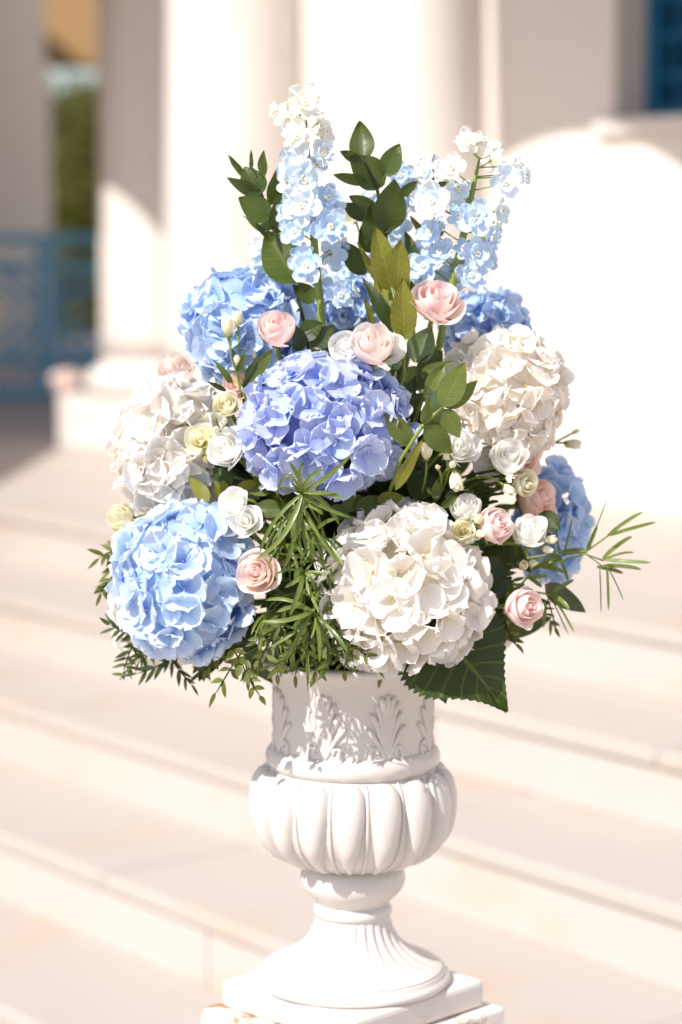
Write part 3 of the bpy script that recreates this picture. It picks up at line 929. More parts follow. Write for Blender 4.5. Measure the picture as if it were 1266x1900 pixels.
# ------------------------------------------------------------------ roses, lisianthus, buds
def rose_petal(rb, rm, rt, h, half, curl, seed, mat, nu=11, nv=8, ruf=0.03, tip=0.0):
    rr = random.Random(seed)
    ph = [rr.uniform(0, 6.28) for _ in range(4)]
    V, C, F = [], [], []
    for j in range(nv):
        v = j / (nv - 1)
        for i in range(nu):
            u = -1 + 2 * i / (nu - 1)
            a = u * half
            hv = h * v * (1 - 0.30 * abs(u) ** 2.6 + tip * (1 - abs(u)) ** 2)
            r = rb * (1 - v) ** 2 + rm * 2 * v * (1 - v) + rt * v * v
            k = max(0.0, (v - 0.62) / 0.38)
            r += curl * k ** 2 * (1 + 0.4 * math.sin(2 * u + ph[0]))
            z = hv - curl * 0.75 * k ** 3 * (1 + 0.5 * math.sin(3 * u + ph[3]))
            r *= 1 + ruf * v * (math.sin(2.6 * u + ph[1]) + 0.6 * math.sin(6 * u + ph[2])) + 0.035 * u
            z += ruf * 0.6 * h * v * v * math.sin(3.7 * u + ph[2])
            V.append((r * math.sin(a), -r * math.cos(a), z)); C.append((v, u * 0.5 + 0.5, 0, 1))
    for j in range(nv - 1):
        for i in range(nu - 1):
            q = j * nu + i
            F.append((q, q + 1, q + 1 + nu, q + nu))
    return mk('petal', V, F, M[mat], True, C)
RP = {}
# layer: count, rb, rm, rt, h, half, curl, which material
ROSE_KINDS = {
 'open':  [(2, .03, .10, .07, 1.20, 2.2, .0, 1), (3, .05, .20, .15, 1.22, 1.5, .015, 1), (3, .08, .36, .28, 1.22, 1.35, .03, 1), (3, .10, .60, .42, 1.22, 1.35, .04, 0), (4, .12, .86, .58, 1.18, 1.15, .08, 0), (4, .14, 1.08, .72, 1.06, 1.05, .15, 0), (3, .15, 1.20, .80, .86, 1.05, .22, 0)],
 'half':  [(2, .03, .12, .06, 1.45, 2.2, .0, 1), (3, .05, .28, .16, 1.50, 1.5, .01, 1), (3, .08, .50, .30, 1.50, 1.4, .03, 0), (3, .10, .78, .46, 1.47, 1.35, .07, 0), (3, .12, 1.04, .60, 1.40, 1.3, .12, 0), (3, .14, 1.18, .72, 1.24, 1.2, .19, 0)],
 'lis':   [(2, .03, .14, .12, 1.10, 2.0, .02, 0), (3, .06, .38, .34, 1.22, 1.45, .05, 0), (3, .10, .68, .62, 1.22, 1.3, .10, 0), (4, .12, .96, .86, 1.10, 1.1, .15, 0)],
 'bud':   [(2, .05, .30, .06, 2.0, 1.9, .0, 0), (3, .10, .56, .30, 2.05, 1.25, .03, 0), (3, .14, .86, .52, 1.95, 1.15, .07, 0)],
 'tight': [(2, .10, .60, .06, 1.75, 1.7, .0, 0), (3, .16, .98, .16, 1.78, 1.2, .0, 0)],
}
def rose_layers(kind, mats):
    key = (kind, mats)
    if key not in RP:
        L = []
        for li, (n, rb, rm, rt, h, half, curl, mi) in enumerate(ROSE_KINDS[kind]):
            L.append((n, [rose_petal(rb, rm, rt, h, half, curl, li * 10 + k + 3, mats[min(mi, len(mats) - 1)], ruf=0.012 if kind in ('bud', 'tight') else 0.04, tip=0.08 if kind != 'open' else 0.04) for k in range(n)]))
        RP[key] = L
    return RP[key]
SEP = None
def sepal_mesh():
    global SEP
    if SEP is None:
        V, C, F = [], [], []
        for j in range(7):
            v = j / 6
            w_ = 0.26 * (1 - v) ** 0.8 * (0.5 + 1.2 * v if v < 0.4 else 1)
            for i in range(3):
                u = i - 1
                V.append((u * w_, -0.12 - 0.78 * v ** 0.7 - 0.05 * abs(u), 0.02 + 0.75 * v ** 1.6 - 0.55 * max(0, v - 0.55)))
                C.append((v, i / 2, 0, 1))
        for j in range(6):
            for i in range(2):
                q = j * 3 + i
                F.append((q, q + 1, q + 4, q + 3))
        SEP = mk('sepal', V, F, M['calyx'], True, C)
    return SEP
def face_vec(fx, fz):
    """direction a bloom faces: fx to the right, fz upwards, the rest towards the viewer's side"""
    return Vector((fx, -math.sqrt(max(0.05, 1 - fx * fx - fz * fz)) if fx * fx + fz * fz < 1 else -0.2, fz)).normalized()
def rose(px, py, rpx, Y, kind, mats, face, label, name='rose', cat='rose', group=None, spin=None, seed=0, sep=True, stem=True):
    rr = random.Random(500 + seed)
    C = W(px, py, Y)
    r = rpx * Y / FPX
    n_ = face_vec(*face) if len(face) == 2 else Vector(face).normalized()
    B = basis(n_, spin if spin is not None else rr.uniform(0, 6.28))
    hmid = ROSE_KINDS[kind][-1][4] * 0.55
    P = C - n_ * r * hmid
    S = Matrix.Diagonal((r, r, r, 1))
    t = Thing(name, FO + (P - FO).normalized() * 0.05, label, cat, group)
    for li, (n, ms) in enumerate(rose_layers(kind, mats)):
        for k in range(n):
            a = 2 * math.pi * k / n + li * 0.9 + rr.uniform(-0.12, 0.12)
            s = rr.uniform(0.95, 1.05)
            t.part('petal', ms[k], Matrix.Translation(P) @ B @ Matrix.Rotation(a, 4, 'Z') @ S @ Matrix.Rotation(rr.uniform(-0.05, 0.05), 4, 'X') @ Matrix.Diagonal((s, s, rr.uniform(0.96, 1.04), 1)))
    if sep:
        for k in range(5):
            t.part('sepal', sepal_mesh(), Matrix.Translation(P - n_ * r * 0.06) @ B @ Matrix.Rotation(k * 1.2566 + 0.3, 4, 'Z') @ S @ Matrix.Diagonal((0.95, 0.95, 1.0, 1)))
    m_ = MB(); m_.ball((0, 0, -0.06), (0.22, 0.22, 0.22), 10, 7)
    t.part('calyx', m_.mesh('calyx', M['calyx']), Matrix.Translation(P) @ B @ S)
    if stem: t.part('stem', stem_to_foam(P - n_ * r * 0.2, -n_, 0.0026 if r > 0.015 else 0.0014))
    return t
PK = ('rose_pink', 'rose_core'); PL = ('rose_pale', 'rose_pink'); PE = ('rose_peach', 'rose_pink'); WH = ('rose_white', 'rose_white'); CR = ('rose_cream', 'rose_cream')
rose(808, 566, 51, 2.62, 'open', PK, (0.16, 0.76), 'large open pink rose on a bare stem beside the laurel leaves', seed=1)
rose(516, 614, 40, 2.60, 'half', PK, (0.02, 0.74), 'pink rose in front of the blue hydrangea with cream buds', seed=2)
rose(692, 646, 44, 2.58, 'half', PL, (0.0, 0.74), 'blush pink rose between two white blooms above the periwinkle hydrangea', seed=3)
rose(648, 650, 34, 2.605, 'lis', WH, (-0.35, 0.30), 'white lisianthus tucked at the side of the blush pink rose, by dark leaves', 'lisianthus', 'lisianthus', seed=4)
rose(722, 650, 30, 2.60, 'lis', WH, (0.45, 0.25), 'white lisianthus tucked behind the blush pink rose, by the laurel leaves', 'lisianthus', 'lisianthus', seed=5)
rose(481, 1064, 42, 2.555, 'open', PL, (-0.34, 0.22), 'pale pink rose between the sky blue hydrangea and the strap leaves', seed=6)
rose(914, 977, 40, 2.58, 'half', PK, (0.55, 0.45), 'deep-hearted pink rose beside cream buds above the dark leaves', seed=7)
rose(966, 1126, 42, 2.60, 'half', PK, (0.60, 0.10), 'lowest pink rose, hanging at the rim above the fine foliage', seed=8)
rose(990, 928, 44, 2.70, 'half', PE, (0.75, 0.30), 'peach rose in front of the blue hydrangea behind grassy stems', seed=9)
rose(966, 852, 38, 2.68, 'half', PK, (0.45, 0.30), 'pink rose half hidden behind a white lisianthus under the ivory hydrangea', seed=10)
rose(330, 694, 38, 2.73, 'half', PL, (-0.45, 0.45), 'pale rose peeping over the white hydrangea at its top', seed=11)
rose(441, 716, 30, 2.65, 'lis', PE, (-0.20, 0.45), 'small peach bloom under the pink rose beside narrow green leaves', 'lisianthus', 'lisianthus', seed=12)
rose(424, 834, 40, 2.60, 'open', WH, (-0.40, 0.42), 'white rose with spiralled petals beside the periwinkle hydrangea', seed=13)
rose(438, 936, 32, 2.585, 'lis', WH, (-0.40, 0.55), 'white lisianthus just above another, over the pale pink rose', 'lisianthus', 'lisianthus', seed=14)
rose(459, 970, 32, 2.575, 'lis', WH, (-0.15, 0.5), 'white lisianthus directly under another white one, over the pale pink rose', 'lisianthus', 'lisianthus', seed=15)
rose(944, 853, 40, 2.62, 'half', WH, (0.05, 0.6), 'round white lisianthus in front of the half hidden pink rose', 'lisianthus', 'lisianthus', seed=16)
rose(908, 862, 30, 2.65, 'lis', WH, (-0.40, 0.10), 'white lisianthus seen sideways among dark stalks below the ivory hydrangea', 'lisianthus', 'lisianthus', seed=17)
rose(984, 990, 35, 2.60, 'half', WH, (0.05, 0.72), 'tall white lisianthus beside two cream buds and the grassy stems', 'lisianthus', 'lisianthus', seed=18)
rose(866, 946, 32, 2.59, 'half', WH, (-0.05, 0.8), 'white lisianthus above the small cream bloom and the front white hydrangea', 'lisianthus', 'lisianthus', seed=19)
rose(859, 986, 24, 2.565, 'open', CR, (-0.05, 0.25), 'small round cream bloom touching the top of the front white hydrangea', 'lisianthus', 'lisianthus', seed=20)
rose(853, 836, 38, 2.61, 'lis', WH, (0.3, 0.62), 'white lisianthus under the glossy leafy sprig beside round cream buds', 'lisianthus', 'lisianthus', seed=21)
rose(372, 818, 30, 2.63, 'lis', CR, (-0.10, 0.40), 'cream bloom lying on the white hydrangea beside the spiralled white rose', 'lisianthus', 'lisianthus', seed=22)
rose(421, 752, 27, 2.62, 'half', CR, (-0.15, 0.45), 'cream bloom between the peach bloom and small green buds', 'lisianthus', 'lisianthus', seed=23)
rose(972, 898, 28, 2.625, 'half', CR, (0.50, 0.10), 'cream bloom on dark stalks below the round white lisianthus', 'lisianthus', 'lisianthus', seed=24)
rose(545, 1022, 40, 2.67, 'open', ('rose_shade', 'rose_shade'), (0.05, 0.30), 'greenish white rose in the shade behind the strap leaves', seed=25)
rose(226, 962, 30, 2.70, 'half', CR, (-0.55, 0.35), 'cream lisianthus at the edge between the white and sky blue hydrangeas', 'lisianthus', 'lisianthus', seed=26)
rose(655, 398, 22, 2.80, 'half', CR, (-0.3, 0.6), 'cream bud high behind the ruscus leaves beside the delphinium spike', 'lisianthus', 'lisianthus', seed=27)
def bud(px, py, rpx, Y, face, label, kind='bud', mats=CR, seed=0, group=None):
    return rose(px, py, rpx, Y, kind, mats, face, label, 'flower_bud', 'flower bud', group, seed=100 + seed)
bud(423, 606, 19, 2.60, (-0.05, 0.95), 'half-open cream bud standing before the upper blue hydrangea', seed=1)
bud(441, 592, 15, 2.62, (0.05, 0.97), 'narrow cream bud behind the half-open one on the upper blue hydrangea', seed=2)
bud(440, 668, 12, 2.63, (0.0, 0.98), 'small cream bud rising from the narrow green leaves under the pink rose', 'tight', seed=3)
bud(473, 658, 8, 2.63, (0.05, 0.98), 'tiny yellow-green bud next to the pink rose', 'tight', seed=4)
bud(791, 838, 18, 2.58, (-0.05, 0.85), 'cream bud beside the drooping leaf and periwinkle hydrangea', seed=5)
bud(846, 892, 19, 2.575, (0.10, -0.90), 'cream bud hanging upside down below the round buds', seed=6)
g = 'round cream buds'
bud(812, 866, 8, 2.57, (-0.3, 0.5), 'smallest round cream bud, nearest the cream bud by the drooping leaf', 'tight', seed=7)
bud(828, 847, 11, 2.575, (-0.2, 0.6), 'round cream bud touching the white lisianthus under the leafy sprig', 'tight', seed=8)
bud(840, 862, 12, 2.57, (0.2, 0.3), 'round cream bud just above the hanging cream bud', 'tight', seed=9)
bud(944, 908, 13, 2.60, (0.6, -0.5), 'pointed cream bud on dark stalks beside the low cream bloom', seed=10)
bud(888, 962, 16, 2.565, (0.1, 0.6), 'round cream bud pressed against the deep-hearted pink rose', 'tight', seed=11)
bud(892, 990, 13, 2.56, (0.85, 0.15), 'pale pointed bud lying under the deep-hearted pink rose', 'tight', seed=12)
bud(866, 958, 9, 2.562, (-0.3, 0.6), 'small greenish bud on top of the small round cream bloom', 'tight', seed=13)
bud(1021, 1001, 13, 2.60, (0.85, 0.1), 'cream bud sticking out beside the tall white lisianthus', seed=14)
bud(1017, 1020, 12, 2.595, (0.88, -0.25), 'yellowish bud just under the cream bud beside the tall white lisianthus', 'tight', seed=15)
bud(972, 1048, 14, 2.60, (0.1, 0.1), 'cream bud below the tall white lisianthus among dark leaves', seed=16)
bud(990, 1044, 12, 2.61, (0.6, 0.1), 'cream bud touching the one below the tall white lisianthus', 'tight', seed=17)
bud(1064, 824, 15, 2.76, (0.95, -0.1), 'pale green half-open bud sticking out past the ivory hydrangea', seed=18)
bud(1070, 800, 8, 2.77, (0.85, 0.45), 'small green bud just above the pale green half-open one', 'tight', seed=19)
bud(417, 780, 10, 2.59, (0.0, 0.2), 'small round cream bud between the cream bloom and the spiralled white rose', 'tight', seed=20)
bud(402, 797, 11, 2.595, (-0.1, 0.1), 'round cream bud on the white hydrangea edge above the spiralled white rose', 'tight', seed=21)
bud(400, 778, 7, 2.60, (-0.1, 0.5), 'tiny green bud above the round bud on the white hydrangea edge', 'tight', ('rose_shade',), seed=22)
bud(368, 840, 13, 2.61, (-0.6, -0.4), 'greenish bud under the cream bloom on the white hydrangea', 'tight', ('rose_cream',), seed=23)
bud(382, 853, 9, 2.60, (0.0, -0.8), 'lowest green bud hanging under the cream bloom on the white hydrangea', 'tight', ('rose_shade',), seed=24)
bud(222, 985, 14, 2.705, (-0.3, -0.5), 'pale yellow bud hanging under the cream lisianthus at the edge', seed=25)
bud(235, 945, 13, 2.71, (-0.4, 0.6), 'pale yellow bud above the cream lisianthus at the edge', seed=26)
bud(635, 405, 12, 2.81, (-0.2, 0.9), 'tight cream bud beside the high cream bud behind the ruscus', 'tight', seed=27)

# ------------------------------------------------------------------ delphinium spikes
DP = {}
def del_petals(mat):
    if mat not in DP:
        DP[mat] = [petal_mesh(1.0, 0.40, 300 + i, 0.28, 0.22, 0.04, 9, 9, 0.72, 0.50, 0.03, mat, 0.03) for i in range(6)]
    return DP[mat]
m_ = MB()
for k in range(5):
    a = k * 1.2566
    m_.ball((0.0022 * math.cos(a), 0.0022 * math.sin(a), 0.0028), (0.0019, 0.0019, 0.0032), 6, 5)
DEYE = m_.mesh('floret', M['dl_eye'])
m_ = MB(); m_.ball((0, 0, 0.0035), (0.0016, 0.0016, 0.0030), 6, 5)
DTHR = m_.mesh('throat', M['dl_eyeg'])
m_ = MB(); m_.tube([(0, 0, 0), (0, 0.003, -0.008), (0, 0.009, -0.017)], [0.0028, 0.0018, 0.0007], 6)
def delphinium(stem_px, Ys, flo, label, seed):
    rr = random.Random(900 + seed)
    P = [W(x, y, Ys) for x, y in stem_px]
    t = Thing('delphinium', FO + (P[0] - FO).normalized() * 0.05, label, 'delphinium', None)
    m_ = MB(); m_.tube([FO + (P[0] - FO).normalized() * 0.05] + P, [0.0042] * (len(P) - 1) + [0.0026, 0.0012], 7)
    t.part('stem', m_.mesh('stem', M['stem']))
    def on_stem(p):
        best = min(((p - (a + (b - a) * max(0, min(1, (p - a).dot(b - a) / (b - a).length_squared)))).length, a + (b - a) * max(0, min(1, (p - a).dot(b - a) / (b - a).length_squared))) for a, b in zip(P[:-1], P[1:]))
        return best[1]
    more = []
    for (x, y, dia, mat, fx, fz, dY) in flo:
        a = rr.uniform(0, 6.28)
        more.append((x + 26 * math.cos(a), y + 22 * math.sin(a), dia * rr.uniform(0.5, 0.72), mat, max(-.8, min(.8, fx + 0.6 * math.cos(a))), fz - 0.3 * math.sin(a), dY + 0.012))
    for (x, y, dia, mat, fx, fz, dY) in flo + more:
        C = W(x, y, Ys + dY)
        n_ = Vector((fx, -math.sqrt(max(0.04, 1 - fx * fx - fz * fz)) * (1 if dY < 0.02 else -0.6), fz)).normalized()
        B = Matrix.Translation(C) @ basis(n_, rr.uniform(0, 6.28))
        L = dia * 0.5 * Ys / FPX * 0.96 * rr.uniform(0.9, 1.08)
        fl = t.part('floret', DEYE, B)
        ob('throat', DTHR, fl, Matrix.Identity(4))
        pets = del_petals(mat)
        for ring, (n, s_, tl, off) in enumerate(((5, 1.0, 10, 0.0), (5, 0.66, 32, 0.628))):
            for k in range(n):
                a = off + k * 1.2566 + rr.uniform(-0.12, 0.12)
                s = L * s_ * rr.uniform(0.9, 1.08)
                Mp = Matrix.Rotation(a, 4, 'Z') @ Matrix.Translation((0, 0.001, 0.0007 * ring)) @ Matrix.Rotation(math.radians(tl + rr.uniform(-14, 14)), 4, 'X') @ Matrix.Rotation(rr.uniform(-.2, .2), 4, 'Y') @ Matrix.Diagonal((s, s, s, 1))
                ob('petal', rr.choice(pets), fl, Mp)
        Q = C - n_ * 0.004
        S = on_stem(C - Vector((0, 0, 0.014)))
        m_ = MB()
        m_.tube(bez(Q, Q - n_ * 0.014, S, 7), [0.0020, 0.0010, 0.0008, 0.0008, 0.0008, 0.0008, 0.0010], 5)
        ob('flower_stalk', m_.mesh('flower_stalk', M['stem']), t.o, t.inv)
    return t
b_, p_, w_ = 'dl_blue', 'dl_pale', 'dl_white'
delphinium([(600, 640), (594, 560), (585, 470), (578, 380), (572, 290), (566, 200)], 2.63, [
    (566, 193, 76, w_, 0.1, 0.35, -0.02), (533, 215, 56, w_, -0.85, 0.1, 0.0), (553, 254, 70, w_, -0.15, 0.1, -0.022), (600, 246, 58, w_, 0.8, 0.2, 0.0),
    (598, 284, 62, p_, 0.45, 0.05, -0.012), (552, 305, 74, p_, -0.25, 0.1, -0.022), (565, 336, 82, p_, 0.0, 0.05, -0.026), (538, 340, 56, p_, -0.6, 0.1, -0.01), (607, 368, 66, b_, 0.5, 0.2, -0.012), (559, 382, 84, p_, -0.05, 0.1, -0.028),
    (532, 395, 50, b_, -0.6, 0.0, 0.0), (547, 428, 72, b_, -0.25, 0.05, -0.025), (612, 420, 84, b_, 0.25, 0.1, -0.026), (567, 494, 76, b_, -0.1, 0.2, -0.03), (629, 548, 66, b_, 0.4, 0.2, -0.02), (616, 472, 70, b_, 0.3, 0.0, 0.03), (590, 520, 60, b_, 0.2, 0.3, 0.035), (545, 460, 60, b_, -0.3, 0.1, 0.04)],
    'tall delphinium spike with white tip fading to blue beside the ruscus sprig', 1)
delphinium([(815, 640), (832, 560), (850, 480), (868, 400), (880, 340), (890, 295)], 2.66, [
    (866, 263, 62, w_, 0.0, 0.35, -0.02), (838, 312, 68, w_, -0.2, 0.2, -0.022), (790, 316, 56, p_, -0.5, 0.2, 0.0), (802, 374, 80, p_, -0.2, 0.15, -0.026), (880, 404, 80, b_, 0.05, 0.1, -0.03),
    (936, 340, 70, p_, 0.3, 0.1, -0.022), (972, 324, 46, p_, 0.75, -0.1, 0.0), (912, 298, 50, w_, 0.2, 0.1, 0.025), (852, 352, 58, p_, -0.1, 0.5, 0.0), (856, 390, 56, p_, -0.5, 0.0, 0.0), (926, 392, 54, p_, 0.85, 0.1, 0.0), (908, 442, 60, b_, 0.85, -0.1, 0.01),
    (800, 434, 60, b_, -0.6, 0.2, 0.0), (818, 470, 62, b_, -0.4, 0.4, 0.0), (788, 492, 72, b_, -0.4, 0.1, 0.01), (884, 472, 74, b_, 0.4, 0.1, -0.02), (872, 512, 70, b_, 0.3, 0.3, 0.0), (842, 518, 66, b_, 0.0, 0.4, 0.02), (808, 522, 66, b_, -0.2, 0.3, 0.02), (905, 480, 54, b_, 0.7, 0.0, 0.02)],
    'broad delphinium spike with drooping side flowers behind the open pink rose', 2)
delphinium([(765, 620), (755, 520), (746, 420), (740, 330)], 2.77, [
    (742, 326, 62, b_, 0.1, 0.2, -0.02), (736, 414, 66, b_, 0.0, 0.1, -0.02), (690, 362, 40, b_, -0.5, 0.2, 0.0), (764, 372, 48, b_, 0.5, 0.1, 0.0), (770, 470, 60, b_, 0.3, 0.1, 0.0), (745, 370, 54, b_, 0.0, 0.3, 0.0), (700, 480, 58, b_, -0.4, 0.1, 0.0), (650, 500, 60, b_, -0.5, 0.1, 0.0), (738, 470, 60, b_, -0.2, 0.2, -0.02)],
    'blue delphinium spike behind the upright ruscus leaves', 3)
delphinium([(530, 640), (505, 560), (485, 480), (478, 455)], 2.80, [
    (480, 462, 44, p_, -0.3, 0.3, -0.02), (490, 490, 52, b_, -0.3, 0.1, -0.02), (505, 520, 56, b_, 0.1, 0.1, -0.02)],
    'short pale delphinium rising behind the upper blue hydrangea', 4)

# ------------------------------------------------------------------ leaves
def leaf_mesh(base, tip, hw, nrm, bend=0.08, fold=0.12, roll=0.0, serr=0.0, mat='lf_green', nv=13, nu=7, blunt=0.75, droop=0.0, wave=0.02, seed=0, asym=1.0, acum=0.0):
    rr = random.Random(seed + int(hw * 1e6))
    base, tip = Vector(base), Vector(tip)
    ax = tip - base
    L = ax.length
    y = ax.normalized()
    n_ = Vector(nrm); n_ = (n_ - y * n_.dot(y))
    n_ = n_.normalized() if n_.length > 1e-5 else y.orthogonal().normalized()
    n_ = Quaternion(y, roll) @ n_
    x = y.cross(n_)
    p1, p2 = rr.uniform(0, 6.28), rr.uniform(0, 6.28)
    V, C, F = [], [], []
    for j in range(nv):
        v = j / (nv - 1)
        w_ = hw * max(0.0, math.sin(math.pi * min(1, v) ** blunt)) ** 0.82
        if v > 0.55: w_ *= 1 - acum * math.sin((v - 0.55) / 0.45 * math.pi / 2) ** 1.2
        if j == 0: w_ = hw * 0.05
        if j == nv - 1: w_ = hw * 0.02
        for i in range(nu):
            u = -1 + 2 * i / (nu - 1)
            uu = u * (asym if u > 0 else 1.0)
            s_ = 1.0
            yo = 0.0
            if serr and abs(u) > 0.99 and 0 < j < nv - 1:
                if j % 2: s_ = 1 + serr
                else: yo = serr * 0.2 * L / nv
            z = fold * hw * (abs(u) ** 1.3) + bend * L * 4 * v * (1 - v) - droop * L * v * v
            z += wave * L * (math.sin(7 * v + p1) * 0.5 + abs(u) * math.sin(11 * v + p2 + (2 if u > 0 else 0)) * 0.6)
            V.append(base + y * (L * v + yo) + x * (uu * w_ * s_) + n_ * z)
            C.append((v, u * 0.5 + 0.5, 0, 1))
    for j in range(nv - 1):
        for i in range(nu - 1):
            q = j * nu + i
            F.append((q, q + 1, q + 1 + nu, q + nu))
    return mk('leaf', V, F, M[mat], True, C)
def sprig(name, label, cat, stem_px, Y, leaves, mat, stem_mat='darkstem', group=None, sr=0.0016, seed=0, serr=0.0, droop=0.0, wk=1.05):
    """leaves: (bx,by,tx,ty,halfwidth_px[,roll[,dYtip[,mat]]])"""
    rr = random.Random(seed)
    P = [W(x, y, Y if not isinstance(Y, (list, tuple)) else Y[min(i, len(Y) - 1)]) for i, (x, y) in enumerate(stem_px)]
    Y0 = Y if not isinstance(Y, (list, tuple)) else Y[-1]
    root = FO + (P[0] - FO).normalized() * 0.06
    t = Thing(name, root, label, cat, group)
    m_ = MB(); m_.tube([root] + P, [sr * 1.3] * len(P) + [sr * 0.6], 6)
    t.part('stem', m_.mesh('stem', M[stem_mat]))
    for k, lf in enumerate(leaves):
        bx, by, tx, ty, hw = lf[:5]
        roll = lf[5] if len(lf) > 5 else rr.uniform(-0.5, 0.5)
        dy = lf[6] if len(lf) > 6 else rr.uniform(-0.02, 0.02)
        mt = lf[7] if len(lf) > 7 else mat
        yb = Y0 + rr.uniform(-0.006, 0.006)
        me = leaf_mesh(W(bx, by, yb), W(tx, ty, yb + dy), PXM(hw * wk, Y0), Vector((rr.uniform(-.2, .2), -1, 0.25)), rr.uniform(-0.03, 0.10), rr.uniform(0.05, 0.3), roll, serr, mt, seed=seed * 50 + k, droop=droop)
        t.part('leaf', me)
    return t
sprig('ruscus_sprig', 'dark ruscus sprig leaning over the upper blue hydrangea beside the delphinium', 'leaf sprig', [(565, 600), (545, 525), (508, 425), (485, 360), (470, 312)], 2.66, [
    (452, 328, 422, 288, 8, 0.6), (467, 316, 466, 277, 6, 0.9), (486, 330, 489, 279, 9, 0.5), (482, 364, 453, 310, 21, 0.0), (487, 364, 421, 329, 11, -0.5), (502, 405, 442, 367, 21, 0.1), (503, 380, 515, 310, 12, 0.6), (514, 434, 527, 348, 17, 0.2), (506, 426, 468, 396, 10, -0.3), (495, 443, 450, 401, 7, 0.7), (549, 527, 494, 430, 34, 0.0, 0.01, 'lf_green'), (583, 562, 550, 525, 15, 0.3)], 'lf_ruscus', seed=1, wk=1.2)
sprig('ruscus_sprig', 'upright glossy ruscus sprig between the two tall delphinium spikes', 'leaf sprig', [(748, 640), (735, 530), (712, 420), (700, 350), (676, 298)], 2.67, [
    (675, 302, 669, 226, 21, 0.0), (711, 328, 741, 267, 18, 0.3), (670, 298, 631, 280, 9, -0.4), (711, 345, 647, 291, 28, 0.0, -0.01), (682, 338, 617, 323, 10, -0.6), (714, 430, 731, 330, 28, 0.1, -0.02), (742, 364, 775, 335, 9, 0.5), (703, 390, 649, 364, 12, -0.3), (707, 444, 684, 378, 29, 0.0, -0.01), (677, 410, 633, 378, 16, 0.4, 0.0, 'lf_dark'), (677, 510, 633, 448, 19, 0.1, 0.0, 'lf_dark'), (690, 470, 668, 420, 18, 0.2, 0.0, 'lf_dark')], 'lf_ruscus', seed=2, wk=1.15)
sprig('laurel_sprig', 'olive-yellow laurel sprig with toothed leaves beside the open pink rose', 'leaf sprig', [(750, 690), (749, 630), (735, 560), (726, 530)], 2.62, [
    (728, 542, 696, 419, 24, 0.0), (736, 538, 743, 443, 21, -0.1), (727, 594, 696, 510, 18, 0.1), (749, 632, 747, 515, 23, 0.0, -0.01), (694, 524, 661, 450, 9, 0.9), (729, 618, 672, 515, 13, 0.4, 0.01, 'lf_dark'), (688, 604, 674, 552, 9, 0.7)], 'lf_olive', 'stem', seed=3, serr=0.06)
sprig('leafy_sprig', 'glossy green sprig spreading over the ivory hydrangea', 'leaf sprig', [(745, 850), (783, 792), (805, 770), (822, 755)], 2.56, [
    (821, 755, 863, 672, 24, 0.0), (824, 755, 886, 705, 18, 0.5), (823, 759, 853, 812, 18, 0.1), (810, 768, 787, 716, 15, 0.1, -0.01, 'lf_grey'), (785, 786, 796, 734, 12, 0.4), (788, 790, 838, 840, 21, 0.2), (790, 730, 825, 676, 14, 0.2, 0.02), (781, 793, 822, 762, 11, 0.9), (762, 826, 711, 764, 20, 0.1, -0.01), (733, 910, 785, 812, 12, 0.5, 0.0, 'lf_olive')], 'lf_green', 'stem', seed=4)
sprig('leafy_sprig', 'olive leaves fanned out directly under the periwinkle hydrangea', 'leaf sprig', [(600, 990), (590, 950)], 2.60, [
    (524, 946, 466, 946, 17, 0.1), (632, 938, 679, 927, 16, 0.2), (657, 948, 716, 924, 17, 0.2), (700, 930, 750, 921, 14, 0.2, -0.01, 'lf_olive'), (500, 918, 440, 903, 13, 0.5), (480, 960, 446, 935, 10, 0.3), (545, 960, 515, 935, 13, 0.2), (610, 945, 650, 960, 14, -0.2)], 'lf_green', 'stem', seed=5)
sprig('leafy_sprig', 'olive leaves beside the two stacked white lisianthus', 'leaf sprig', [(470, 930), (420, 915)], 2.61, [
    (388, 930, 351, 885, 13, 0.1), (410, 930, 395, 890, 9, 0.5), (420, 925, 412, 890, 11, 0.4), (440, 905, 480, 893, 10, 0.4), (430, 900, 395, 870, 14, 0.3, 0.02, 'lf_dark')], 'lf_olive', 'stem', seed=6)
sprig('leafy_sprig', 'dark broad leaves below the foot of the tall delphinium', 'leaf sprig', [(620, 680), (600, 650)], 2.62, [
    (579, 645, 622, 603, 18, 0.0), (556, 622, 600, 600, 19, 0.0), (560, 650, 545, 605, 16, 0.4), (600, 660, 640, 640, 18, 0.3), (585, 668, 590, 630, 14, 0.0, 0.0, 'lf_olive')], 'lf_dark', seed=7)
sprig('leafy_sprig', 'broad green leaf and dark leaves rising beside the pink rose over cream buds', 'leaf sprig', [(520, 730), (460, 700)], 2.585, [
    (456, 708, 505, 648, 15, 0.3, 0.0, 'lf_green'), (426, 712, 395, 667, 6, 0.6, 0.0, 'lf_green'), (432, 712, 404, 672, 5, 0.2, 0.0, 'lf_green'), (420, 725, 385, 708, 5, 0.2), (440, 690, 455, 655, 6, 0.5, 0.0, 'lf_green'), (450, 720, 480, 668, 8, 0.7)], 'lf_dark', seed=8)
sprig('leafy_sprig', 'grey-green leaves at the stem of the open pink rose', 'leaf sprig', [(770, 760), (770, 690)], 2.64, [
    (768, 672, 800, 606, 25, 0.1, 0.0, 'lf_grey'), (782, 690, 842, 670, 9, 0.3, -0.01, 'lf_green'), (780, 705, 820, 650, 22, 0.4, 0.0, 'lf_dark'), (745, 690, 790, 720, 24, 0.2, 0.0, 'lf_dark'), (700, 700, 760, 740, 20, 0.2, 0.0, 'lf_dark'), (735, 690, 720, 640, 15, 0.2, 0.02, 'lf_dark'), (690, 700, 755, 726, 12, 0.8, -0.02)], 'lf_dark', seed=9)
